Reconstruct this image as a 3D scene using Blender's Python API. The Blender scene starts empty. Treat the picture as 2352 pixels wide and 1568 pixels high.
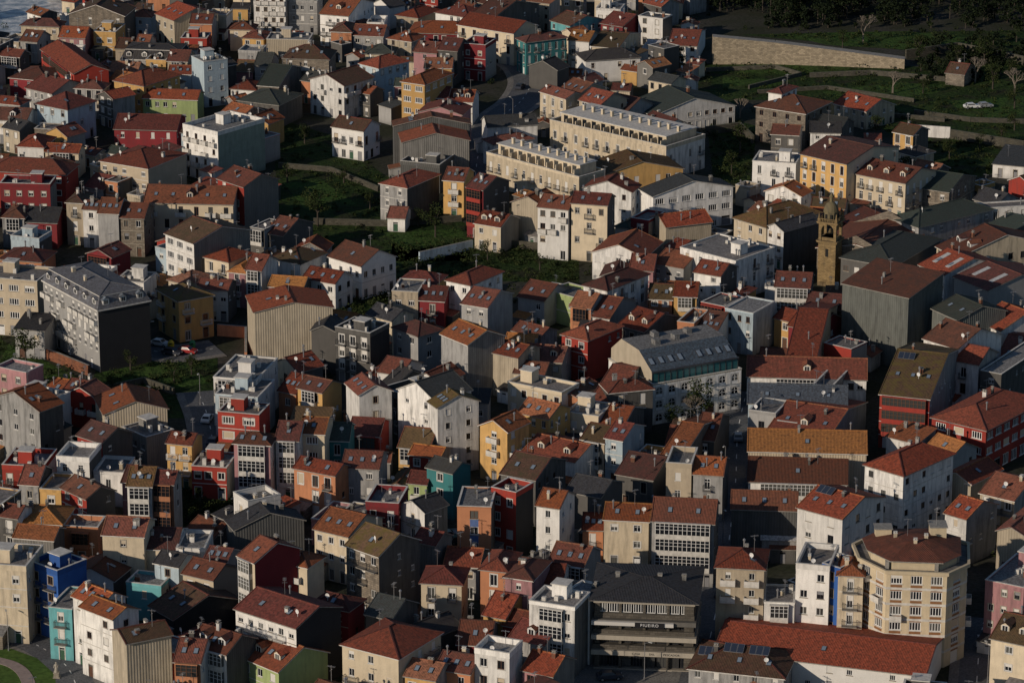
import bpy, math, random
from mathutils import Vector
D=bpy.data; S=bpy.context.scene; COL=S.collection
R=math.radians
# ---------------------------------------------------------------- camera / survey geometry
CH=237.0; PITCH=R(18.5); F=8167.0
cp,sp=math.cos(PITCH),math.sin(PITCH)
def G(u,v,h=0.0):
    a=(u-1176)/F; b=(v-784)/F
    t=(CH-h)/(sp+b*cp)
    return Vector((a*t, t*(cp-b*sp), h)), t
# ---------------------------------------------------------------- materials
MATS={}
def newmat(n):
    m=D.materials.new(n); m.use_nodes=True
    nt=m.node_tree; b=nt.nodes['Principled BSDF']
    return m,nt,b
def N(nt,t,**k):
    n=nt.nodes.new(t)
    for a,v in k.items(): setattr(n,a,v)
    return n
def mth(nt,op,a,b=None,c=None):
    n=N(nt,'ShaderNodeMath',operation=op)
    for i,x in enumerate((a,b,c)):
        if x is None: continue
        if isinstance(x,(int,float)): n.inputs[i].default_value=x
        else: nt.links.new(x,n.inputs[i])
    return n.outputs[0]
def mixc(nt,f,a,b,bt='MIX'):
    n=N(nt,'ShaderNodeMix',data_type='RGBA',blend_type=bt)
    for s,x in ((n.inputs[0],f),(n.inputs[6],a),(n.inputs[7],b)):
        if isinstance(x,(int,float)): s.default_value=x
        elif isinstance(x,tuple): s.default_value=(*x[:3],1)
        else: nt.links.new(x,s)
    return n.outputs[2]
def ramp(nt,f,a,b):
    n=N(nt,'ShaderNodeMapRange'); n.inputs[1].default_value=a; n.inputs[2].default_value=b
    nt.links.new(f,n.inputs[0]); return n.outputs[0]
def simple(n,c,rough=.7,metal=0,noise=0.0):
    if n in MATS: return MATS[n]
    m,nt,b=newmat(n); b.inputs['Base Color'].default_value=(*c,1)
    b.inputs['Roughness'].default_value=rough; b.inputs['Metallic'].default_value=metal
    if noise:
        tc=N(nt,'ShaderNodeTexCoord'); nz=N(nt,'ShaderNodeTexNoise'); nz.inputs['Scale'].default_value=1.5; nz.inputs['Detail'].default_value=6
        nt.links.new(tc.outputs['Object'],nz.inputs['Vector'])
        v=ramp(nt,nz.outputs[0],.3,.7)
        nt.links.new(mixc(nt,v,tuple(x*(1-noise) for x in c),tuple(min(1,x*(1+noise)) for x in c)),b.inputs['Base Color'])
    MATS[n]=m; return m
def wall_mat(n,c,grime=.5,kind='plain'):
    if n in MATS: return MATS[n]
    m,nt,b=newmat(n); L=nt.links
    uv=N(nt,'ShaderNodeUVMap'); oi=N(nt,'ShaderNodeObjectInfo')
    off=N(nt,'ShaderNodeCombineXYZ'); L.new(mth(nt,'MULTIPLY',oi.outputs['Random'],77.),off.inputs[0]); L.new(mth(nt,'MULTIPLY',oi.outputs['Random'],31.),off.inputs[1])
    ad=N(nt,'ShaderNodeVectorMath',operation='ADD'); L.new(uv.outputs[0],ad.inputs[0]); L.new(off.outputs[0],ad.inputs[1])
    mp=N(nt,'ShaderNodeMapping'); mp.inputs['Scale'].default_value=(.9,.13,1); L.new(ad.outputs[0],mp.inputs[0])
    n1=N(nt,'ShaderNodeTexNoise'); n1.inputs['Scale'].default_value=1.3; n1.inputs['Detail'].default_value=7; n1.inputs['Roughness'].default_value=.65; L.new(mp.outputs[0],n1.inputs['Vector'])
    n2=N(nt,'ShaderNodeTexNoise'); n2.inputs['Scale'].default_value=.45; n2.inputs['Detail'].default_value=5; L.new(ad.outputs[0],n2.inputs['Vector'])
    n3=N(nt,'ShaderNodeTexNoise'); n3.inputs['Scale'].default_value=5; n3.inputs['Detail'].default_value=4; L.new(ad.outputs[0],n3.inputs['Vector'])
    if kind=='stone':
        br=N(nt,'ShaderNodeTexBrick'); br.inputs['Scale'].default_value=1; br.inputs['Brick Width'].default_value=.85; br.inputs['Row Height'].default_value=.38; br.inputs['Mortar Size'].default_value=.03
        br.inputs['Color1'].default_value=(*[x*.65 for x in c],1); br.inputs['Color2'].default_value=(*[x*1.2 for x in c],1); br.inputs['Mortar'].default_value=(*[x*.5 for x in c],1)
        L.new(uv.outputs[0],br.inputs['Vector']); col=br.outputs[0]
    else:
        col=mixc(nt,0.0,c,c)
    val=mth(nt,'MULTIPLY_ADD',oi.outputs['Random'],.32,.80)
    cmb=N(nt,'ShaderNodeCombineColor'); [L.new(val,cmb.inputs[i]) for i in range(3)]
    col=mixc(nt,1.0,col,cmb.outputs[0],'MULTIPLY')
    patch=ramp(nt,n2.outputs[0],.35,.7); col=mixc(nt,mth(nt,'MULTIPLY',patch,.28),col,tuple(x*.5 for x in c))
    gv=mth(nt,'MULTIPLY_ADD',mth(nt,'FRACT',mth(nt,'MULTIPLY',oi.outputs['Random'],13.7)),1.3,.12)
    g=mth(nt,'MULTIPLY',mth(nt,'MULTIPLY',ramp(nt,n1.outputs[0],.44,.70),grime),gv)
    col=mixc(nt,mth(nt,'MINIMUM',g,.92),col,(.050,.050,.049))
    g3=mth(nt,'MULTIPLY',ramp(nt,n3.outputs[0],.5,.75),grime*.35); col=mixc(nt,g3,col,(.10,.095,.085))
    sz=N(nt,'ShaderNodeSeparateXYZ'); L.new(uv.outputs[0],sz.inputs[0])
    foot=ramp(nt,mth(nt,'ADD',sz.outputs[1],mth(nt,'MULTIPLY',n2.outputs[0],2.5)),2.4,.9)
    col=mixc(nt,mth(nt,'MULTIPLY',foot,grime),col,(.06,.058,.052))
    bump=n3.outputs[0]; bs=.25
    if kind=='corr':
        sn=mth(nt,'SINE',mth(nt,'MULTIPLY',sz.outputs[0],2*math.pi/.5))
        wn=N(nt,'ShaderNodeTexWhiteNoise',noise_dimensions='1D'); L.new(mth(nt,'FLOOR',mth(nt,'DIVIDE',sz.outputs[0],1.0)),wn.inputs['W'])
        f=mth(nt,'MULTIPLY_ADD',sn,.13,.16); f=mth(nt,'ADD',f,mth(nt,'MULTIPLY',wn.outputs[0],.18))
        col=mixc(nt,f,col,tuple(x*.35 for x in c)); bump=sn; bs=.4
    bp=N(nt,'ShaderNodeBump'); bp.inputs['Strength'].default_value=bs; bp.inputs['Distance'].default_value=.05; L.new(bump,bp.inputs['Height']); L.new(bp.outputs[0],b.inputs['Normal'])
    L.new(col,b.inputs['Base Color']); b.inputs['Roughness'].default_value=.88; b.inputs['Specular IOR Level'].default_value=.2
    MATS[n]=m; return m
def tile_mat(n,c,moss=.3,mc=(.10,.085,.03),tile=True):
    if n in MATS: return MATS[n]
    m,nt,b=newmat(n); L=nt.links
    uv=N(nt,'ShaderNodeUVMap'); oi=N(nt,'ShaderNodeObjectInfo')
    sx=N(nt,'ShaderNodeSeparateXYZ'); L.new(uv.outputs[0],sx.inputs[0])
    tu=mth(nt,'FLOOR',mth(nt,'DIVIDE',sx.outputs[0],.26)); tv=mth(nt,'FLOOR',mth(nt,'DIVIDE',sx.outputs[1],.36))
    cv=N(nt,'ShaderNodeCombineXYZ'); L.new(tu,cv.inputs[0]); L.new(tv,cv.inputs[1]); L.new(oi.outputs['Random'],cv.inputs[2])
    wn=N(nt,'ShaderNodeTexWhiteNoise',noise_dimensions='3D'); L.new(cv.outputs[0],wn.inputs['Vector'])
    off=N(nt,'ShaderNodeCombineXYZ'); L.new(mth(nt,'MULTIPLY',oi.outputs['Random'],91.),off.inputs[0])
    ad=N(nt,'ShaderNodeVectorMath',operation='ADD'); L.new(uv.outputs[0],ad.inputs[0]); L.new(off.outputs[0],ad.inputs[1])
    n1=N(nt,'ShaderNodeTexNoise'); n1.inputs['Scale'].default_value=.55; n1.inputs['Detail'].default_value=8; n1.inputs['Roughness'].default_value=.7; L.new(ad.outputs[0],n1.inputs['Vector'])
    n2=N(nt,'ShaderNodeTexNoise'); n2.inputs['Scale'].default_value=1.9; n2.inputs['Detail'].default_value=5; L.new(ad.outputs[0],n2.inputs['Vector'])
    col=mixc(nt,wn.outputs[0],tuple(x*.70 for x in c),tuple(min(1,x*1.3) for x in c))
    r2=mth(nt,'FRACT',mth(nt,'MULTIPLY',oi.outputs['Random'],7.31)); r3=mth(nt,'FRACT',mth(nt,'MULTIPLY',oi.outputs['Random'],23.9))
    gy=sum(c)/3
    col=mixc(nt,mth(nt,'MULTIPLY',mth(nt,'MULTIPLY',r2,r2),.55),col,(gy*1.0,gy*.80,gy*.74))
    if tile: col=mixc(nt,mth(nt,'MULTIPLY',ramp(nt,r3,.5,1.0),.75),col,(c[0]*1.35,c[1]*1.85+.008,c[2]*1.3))
    val=mth(nt,'MULTIPLY_ADD',oi.outputs['Random'],.65,.60); cmb=N(nt,'ShaderNodeCombineColor'); [L.new(val,cmb.inputs[i]) for i in range(3)]
    col=mixc(nt,1.0,col,cmb.outputs[0],'MULTIPLY')
    col=mixc(nt,mth(nt,'MULTIPLY',ramp(nt,n2.outputs[0],.46,.70),.6),col,(.042,.030,.026))
    mv=mth(nt,'MULTIPLY_ADD',r2,1.2,.35)
    col=mixc(nt,mth(nt,'MINIMUM',mth(nt,'MULTIPLY',mth(nt,'MULTIPLY',ramp(nt,n1.outputs[0],.42,.64),moss),mv),.95),col,mc)
    if tile:
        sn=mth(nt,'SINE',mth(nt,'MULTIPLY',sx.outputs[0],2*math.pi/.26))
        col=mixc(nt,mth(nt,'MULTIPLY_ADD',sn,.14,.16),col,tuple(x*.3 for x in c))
        bp=N(nt,'ShaderNodeBump'); bp.inputs['Strength'].default_value=.5; bp.inputs['Distance'].default_value=.05; L.new(sn,bp.inputs['Height']); L.new(bp.outputs[0],b.inputs['Normal'])
    L.new(col,b.inputs['Base Color']); b.inputs['Roughness'].default_value=.85; b.inputs['Specular IOR Level'].default_value=.25
    MATS[n]=m; return m
W={ # code:(name,colour,grime,kind,word)
'w':('white_render',(.82,.80,.76),.44,'plain','white'),'c':('cream_render',(.66,.56,.41),.38,'plain','cream'),'b':('beige_render',(.50,.42,.31),.45,'plain','beige'),
'y':('ochre_render',(.60,.37,.14),.3,'plain','ochre yellow'),'o':('orange_render',(.52,.23,.12),.3,'plain','orange'),'r':('maroon_render',(.23,.032,.038),.32,'plain','maroon'),
'q':('brick_red_render',(.36,.05,.036),.28,'plain','brick red'),'p':('pink_render',(.44,.23,.24),.4,'plain','pink'),'g':('grey_render',(.37,.365,.355),.6,'plain','grey'),
'd':('dark_weathered_render',(.12,.115,.108),.7,'plain','dark weathered'),'s':('granite_masonry',(.26,.22,.175),.55,'stone','granite'),'t':('teal_render',(.055,.23,.24),.35,'plain','teal'),
'u':('blue_render',(.035,.11,.36),.25,'plain','blue'),'n':('green_render',(.35,.43,.19),.3,'plain','pale green'),'k':('black_waterproofed_wall',(.035,.036,.04),.4,'plain','blackened'),
'a':('pale_blue_render',(.46,.56,.62),.4,'plain','pale blue'),'e':('sage_render',(.28,.33,.275),.5,'plain','sage green'),'i':('cyan_render',(.16,.45,.48),.3,'plain','cyan'),
'C':('cream_corrugated_cladding',(.57,.49,.37),.36,'corr','cream corrugated'),'D':('dark_corrugated_cladding',(.13,.13,.125),.5,'corr','dark corrugated'),'E':('grey_corrugated_cladding',(.28,.27,.25),.5,'corr','grey corrugated'),'H':('green_grey_cladding',(.17,.18,.165),.55,'corr','green-grey corrugated')}
T={'R':('red_tile',(.32,.073,.037),.32,(.085,.055,.036),1,'red tiled'),'M':('maroon_tile',(.19,.052,.040),.45,(.06,.048,.038),1,'dark red tiled'),'O':('orange_tile',(.44,.145,.058),.3,(.11,.065,.03),1,'orange tiled'),
'B':('brown_mossy_tile',(.14,.070,.046),.75,(.085,.072,.038),1,'brown mossy tiled'),'Y':('mossy_tile',(.19,.10,.045),.85,(.15,.115,.035),1,'moss-covered tiled'),'K':('charcoal_sheet_roofing',(.052,.054,.062),.4,(.07,.067,.055),1,'charcoal'),
'G':('slate_roofing',(.12,.145,.18),.25,(.07,.07,.07),0,'blue-grey slate'),'V':('dark_zinc_roofing',(.075,.105,.14),.15,(.07,.08,.085),0,'dark blue-grey'),'W':('white_roofing',(.54,.54,.53),.4,(.2,.19,.18),0,'white'),'A':('grey_gravel',(.22,.22,.22),.55,(.12,.12,.11),0,'flat grey')}
def WM(c): a=W[c]; return wall_mat(a[0],a[1],a[2],a[3])
def TM(c): a=T[c]; return tile_mat(a[0],a[1],a[2],a[3],bool(a[4]))
trimW=simple('pale_trim',(.54,.52,.48),.8,0,.2); trimC=simple('concrete_trim',(.26,.245,.22),.85,0,.25); trimS=simple('granite_trim',(.29,.26,.21),.85,0,.25)
brown=simple('brown_band',(.23,.11,.045),.6,0,.15)
frameW=simple('white_window_frame',(.70,.70,.69),.5); frameB=simple('brown_window_frame',(.12,.055,.03),.55); frameK=simple('dark_window_frame',(.04,.04,.045),.4)
shutW=simple('white_roller_shutter',(.64,.62,.58),.6); shutC=simple('cream_roller_shutter',(.50,.42,.31),.6); shutG=simple('grey_roller_shutter',(.22,.22,.23),.6)
iron=simple('painted_iron',(.05,.05,.05),.5); steel=simple('galvanised_steel',(.35,.35,.36),.4,.6); wood=simple('wooden_door_paint',(.10,.045,.025),.6); greenp=simple('green_door_paint',(.03,.09,.05),.6)
brickm=wall_mat('brick_masonry',(.28,.11,.06),.4,'stone')
def glassmat():
    m,nt,b=newmat('window_glass'); oi=N(nt,'ShaderNodeObjectInfo')
    f=ramp(nt,oi.outputs['Random'],.55,1.0)
    nt.links.new(mixc(nt,f,(.012,.014,.018),(.12,.12,.11)),b.inputs['Base Color']); b.inputs['Roughness'].default_value=.12
    MATS['glass']=m; return m
glass=glassmat()
tealglass=simple('teal_glazing',(.03,.11,.12),.15)
panel=simple('solar_panel_glass',(.03,.04,.065),.2); fibre=simple('translucent_roof_sheet',(.45,.46,.46),.5,0,.2)
# ---------------------------------------------------------------- mesh assembler
class M:
    def __init__(s): s.v=[];s.f=[];s.m=[];s.u=[]
    def poly(s,pts,mat=0,uv=None):
        i=len(s.v); s.v+= [tuple(p) for p in pts]; s.f.append(tuple(range(i,i+len(pts)))); s.m.append(mat)
        s.u+= uv if uv else [(p[0]+p[1],p[2]) for p in pts]
    def box(s,x0,x1,y0,y1,z0,z1,mat=0,bottom=True):
        P=lambda x,y,z:(x,y,z)
        s.poly([P(x0,y0,z0),P(x1,y0,z0),P(x1,y0,z1),P(x0,y0,z1)],mat)
        s.poly([P(x1,y0,z0),P(x1,y1,z0),P(x1,y1,z1),P(x1,y0,z1)],mat)
        s.poly([P(x1,y1,z0),P(x0,y1,z0),P(x0,y1,z1),P(x1,y1,z1)],mat)
        s.poly([P(x0,y1,z0),P(x0,y0,z0),P(x0,y0,z1),P(x0,y1,z1)],mat)
        s.poly([P(x0,y0,z1),P(x1,y0,z1),P(x1,y1,z1),P(x0,y1,z1)],mat,[(x0,y0),(x1,y0),(x1,y1),(x0,y1)])
        if bottom: s.poly([P(x0,y1,z0),P(x1,y1,z0),P(x1,y0,z0),P(x0,y0,z0)],mat)
    def beam(s,A,B,w,mat=0):
        A=Vector(A);B=Vector(B);d=(B-A).normalized(); up=Vector((0,0,1)) if abs(d.z)<.9 else Vector((1,0,0))
        x=d.cross(up).normalized()*w/2; y=x.cross(d).normalized()*w/2
        c=[(-1,-1),(1,-1),(1,1),(-1,1)]
        a=[A+x*i+y*j for i,j in c]; b=[B+x*i+y*j for i,j in c]
        for k in range(4): s.poly([a[k],a[(k+1)%4],b[(k+1)%4],b[k]],mat)
        s.poly(a[::-1],mat); s.poly(b,mat)
    def cyl(s,cx,cy,z0,z1,r0,r1,n=12,mat=0,cap=True):
        a=[(cx+r0*math.cos(2*math.pi*k/n),cy+r0*math.sin(2*math.pi*k/n),z0) for k in range(n)]
        b=[(cx+r1*math.cos(2*math.pi*k/n),cy+r1*math.sin(2*math.pi*k/n),z1) for k in range(n)]
        for k in range(n): s.poly([a[k],a[(k+1)%n],b[(k+1)%n],b[k]],mat)
        if cap: s.poly(b,mat)
    def mesh(s,name,mats):
        me=D.meshes.new(name); me.from_pydata(s.v,[],s.f); 
        for m in mats: me.materials.append(m)
        me.polygons.foreach_set('material_index',s.m)
        ul=me.uv_layers.new(name='UVMap'); ul.data.foreach_set('uv',[c for p in s.u for c in p])
        me.update(); return me
def obj(name,me,par=None,loc=(0,0,0),rot=0,sc=(1,1,1),label=None,cat=None,group=None,kind=None,rx=0):
    o=D.objects.new(name,me); COL.objects.link(o); o.location=loc; o.rotation_euler=(rx,0,rot); o.scale=sc
    if par: o.parent=par
    if label: o['label']=label
    if cat: o['category']=cat
    if group: o['group']=group
    if kind: o['kind']=kind
    return o
# ---------------------------------------------------------------- shared window / part meshes
def win_mesh(fr,sh,frac,mull=1,trans=0):
    m=M(); t=.065
    m.box(-.5,.5,-.04,.04,0,t,0); m.box(-.5,.5,-.04,.04,1-t,1,0); m.box(-.5,-.5+t,-.04,.04,t,1-t,0); m.box(.5-t,.5,-.04,.04,t,1-t,0)
    for k in range(mull):
        x=-.5+(k+1)/(mull+1); m.box(x-.03,x+.03,-.035,.03,t,1-t,0)
    if trans: m.box(-.5+t,.5-t,-.03,.03,.68,.72,0)
    m.poly([(-.5+t,.0,t),(.5-t,.0,t),(.5-t,.0,1-t),(-.5+t,.0,1-t)],1)
    if frac>0: m.box(-.5+t+.002,.5-t-.002,-.055,-.036,1-t-frac*(1-2*t),1-t-.002,2)
    return m.mesh('window',[fr,glass,sh])
WINS=[win_mesh(frameW,shutW,0),win_mesh(frameW,shutW,.4),win_mesh(frameW,shutW,.97),win_mesh(frameW,shutC,.6,1),win_mesh(frameB,shutC,0),win_mesh(frameB,shutC,.5),
 win_mesh(frameK,shutG,0),win_mesh(frameK,shutG,.45),win_mesh(frameW,shutW,0,1,1),win_mesh(frameW,shutC,.97),win_mesh(frameW,shutW,.2,2,0)]
def door_mesh(mt,mt2):
    m=M(); m.box(-.5,-.44,-.04,.04,0,1,1); m.box(.44,.5,-.04,.04,0,1,1); m.box(-.44,.44,-.04,.04,.95,1,1)
    m.box(-.44,.44,-.01,.03,0,.78,0); m.box(-.44,.44,-.01,.03,.78,.81,1); m.poly([(-.44,0,.81),(.44,0,.81),(.44,0,.95),(-.44,0,.95)],2)
    for z0,z1 in((.06,.36),(.42,.74)):
        m.box(-.34,-.05,-.03,-.012,z0,z1,0); m.box(.05,.34,-.03,-.012,z0,z1,0)
    m.box(.36,.40,-.06,-.012,.4,.46,3)
    return m.mesh('door',[mt,mt2,glass,steel])
DOORS=[door_mesh(wood,frameB),door_mesh(greenp,frameW),door_mesh(frameW,frameW),door_mesh(shutG,frameK)]
SHOP=win_mesh(frameK,shutG,.12,2,0); GAR=win_mesh(shutG,shutG,.97,0); STRIP=win_mesh(frameW,shutW,0,3,0); STRIPS=[STRIP,win_mesh(frameW,shutW,.35,3,0),win_mesh(frameW,shutC,.96,0)]
def arch_mesh():
    m=M(); n=10; r=.36; zc=.60
    m.box(-.5,-.36,-.08,.04,0,zc,0); m.box(.36,.5,-.08,.04,0,zc,0)
    for k in range(n):
        a0,a1=math.pi*k/n,math.pi*(k+1)/n; x0,x1=r*math.cos(a0),r*math.cos(a1); z0,z1=zc+.3*math.sin(a0),zc+.3*math.sin(a1)
        m.poly([(x1,-.08,z1),(x0,-.08,z0),(x0 if k else .5,-.08,1),(x1 if k<n-1 else -.5,-.08,1)],0)
        m.poly([(x0,-.08,z0),(x1,-.08,z1),(x1,.0,z1),(x0,.0,z0)],0)
    m.poly([(.36,-.08,zc),(.5,-.08,zc),(.5,-.08,1)],0); m.poly([(-.5,-.08,zc),(-.36,-.08,zc),(-.5,-.08,1)],0)
    m.box(-.36,.36,-.001,.02,0,.95,1); m.box(-.025,.025,-.03,-.002,0,.9,2); m.box(-.36,.36,-.03,-.002,.57,.61,2); m.box(-.36,.36,-.06,-.03,.0,.28,2)
    return m.mesh('arched_window',[trimW,glass,frameW])
ARCH=arch_mesh()
def chim_mesh(mt,cap):
    m=M(); m.box(-.35,.35,-.28,.28,-1.2,1.1,0); m.box(-.45,.45,-.38,.38,1.1,1.2,1)
    for x in(-.2,.2): m.box(x-.1,x+.1,-.12,.12,1.2,1.5,1)
    m.box(-.4,.4,-.3,.3,1.5,1.58,1); return m.mesh('chimney',[mt,cap])
def pipe_mesh():
    m=M(); m.cyl(0,0,-1,1.3,.13,.13,10,0); m.cyl(0,0,1.3,1.5,.24,.24,10,0); m.cyl(0,0,1.5,1.7,.24,.03,10,0); return m.mesh('flue_pipe',[steel])
CHIM=[chim_mesh(WM('w'),trimC),chim_mesh(brickm,trimC),chim_mesh(WM('g'),trimC),chim_mesh(WM('c'),trimW),chim_mesh(WM('d'),trimC)]
PIPE=pipe_mesh()
def sky_mesh():
    m=M(); m.box(-.4,.4,-.6,.6,-.1,.09,0); m.box(-.32,.32,-.52,.52,.09,.11,1); return m.mesh('skylight',[frameK,simple('skylight_glass',(.20,.25,.31),.08)])
SKYL=sky_mesh()
def rp_mesh():
    m=M(); m.box(-.6,.6,-2.2,2.2,-.02,.06,0); return m.mesh('roof_light',[fibre])
RPAN=rp_mesh()
def sol_mesh():
    m=M(); 
    for i in range(3):
        m.box(-1.6+i*1.1,-.55+i*1.1,-.95,.95,.22,.27,0); m.box(-1.55+i*1.1,-.6+i*1.1,-.9,.9,.27,.28,1)
    m.box(-1.5,1.5,-.8,-.72,-.1,.22,0);m.box(-1.5,1.5,.72,.8,-.1,.22,0); return m.mesh('solar_panel',[steel,panel])
SOL=sol_mesh()
def dorm_mesh(tm,wm):
    m=M(); m.box(-.75,.75,-.05,2.6,-.9,1.0,0)
    for s_ in(-1,1):
        p=[(s_*.95,-.25,.9),(0,-.25,1.5),(0,2.7,1.5),(s_*.95,2.7,.9)]
        if s_>0:p=p[::-1]
        m.poly(p,1,[(q[1],q[0]) for q in p]); m.poly([(a,b,c-.1) for a,b,c in p][::-1],1)
    m.poly([(-.8,-.05,1.0),(.8,-.05,1.0),(0,-.05,1.48)],0)
    m.box(-.55,.55,-.09,-.052,-.15,.9,2); m.box(-.45,-.04,-.1,-.091,-.05,.8,3); m.box(.04,.45,-.1,-.091,-.05,.8,3)
    return m.mesh('dormer',[wm,tm,frameW,glass])
DORM={k:dorm_mesh(TM(k),WM(w)) for k,w in(('R','c'),('M','w'),('G','w'),('K','w'),('B','c'),('O','y'),('Y','c'),('V','a'))}
def ant_mesh():
    m=M(); m.beam((0,0,-.5),(0,0,3.0),.06); m.beam((-.7,0,2.8),(.7,0,2.8),.045)
    for k in range(6): m.beam((-.6+k*.24,-.3,2.8),(-.6+k*.24,.3,2.8),.035)
    m.beam((0,-.45,2.2),(0,.45,2.2),.04); return m.mesh('antenna',[steel])
ANT=ant_mesh()
def dish_mesh():
    m=M(); n=12
    rim=[(.4*math.cos(2*math.pi*k/n),-.12,.4*math.sin(2*math.pi*k/n)+.9) for k in range(n)]
    for k in range(n): m.poly([rim[k],rim[(k+1)%n],(0,0,.9)],0)
    m.beam((0,.0,-.4),(0,.0,.9),.06); m.beam((0,0,.6),(0,-.4,.9),.04); return m.mesh('satellite_dish',[frameW])
DISH=dish_mesh()
BC={}
def balc_mesh(w,ty):
    k=(round(w*2)/2,ty)
    if k in BC: return BC[k]
    w=k[0]; m=M(); m.box(-w/2,w/2,-.95,0,-.14,0,0)
    if ty==0:
        m.box(-w/2,w/2,-.95,-.85,0.0,.95,0,False); m.box(-w/2,-w/2+.1,-.85,0,0,.95,0,False); m.box(w/2-.1,w/2,-.85,0,0,.95,0,False)
    else:
        mt=1
        m.beam((-w/2+.03,-.9,1.0),(w/2-.03,-.9,1.0),.06,mt); m.beam((-w/2+.03,-.9,.1),(w/2-.03,-.9,.1),.04,mt)
        for s_ in(-1,1): m.beam((s_*(w/2-.03),-.9,1.0),(s_*(w/2-.03),0,1.0),.05,mt)
        n=int(w/.2)
        for i in range(n+1):
            x=-w/2+.03+(w-.06)*i/n; m.beam((x,-.9,0),(x,-.9,1.0),.03,mt)
        for s_ in(-1,1):
            for j in range(4): m.beam((s_*(w/2-.03),-.2*j-.1,0),(s_*(w/2-.03),-.2*j-.1,1.0),.03,mt)
    BC[k]=m.mesh('balcony',[trimW if ty==0 else trimC, iron if ty==1 else frameW]); return BC[k]
GC={}
def gal_mesh(w,fh,n,c=0):
    k=(round(w*2)/2,round(fh,1),n,c)
    if k in GC: return GC[k]
    w=k[0]; m=M(); h=fh*n; dp=.75
    m.box(-w/2,w/2,-dp,0,-.15,.75,1); m.box(-w/2-.1,w/2+.1,-dp-.1,0,h-.25,h-.1,1)
    m.box(-w/2+.05,w/2-.05,-dp+.06,-.01,.75,h-.25,2,False)
    nx=max(2,int(w/.75))
    for i in range(nx+1):
        x=-w/2+.04+(w-.08)*i/nx; m.box(x-.045,x+.045,-dp-.01,-dp+.05,.75,h-.25,0,False)
    for j in range(n):
        z=fh*j
        for q in((1.6,.06),(2.25,.06)): m.box(-w/2,w/2,-dp-.004,-dp+.054,z+q[0]-q[1]/2,z+q[0]+q[1]/2,0)
        if j>0: m.box(-w/2-.01,w/2+.01,-dp-.03,0,z-.2,z+.75,1)
    for s_ in(-1,1):
        m.box(s_*w/2-.05,s_*w/2+.05,-dp+.055,-.35,1.57,1.63,0)
    GC[k]=m.mesh('gallery',[frameW if c==0 else frameB,[trimW,WM('q'),WM('o')][c],glass]); return GC[k]
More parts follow.
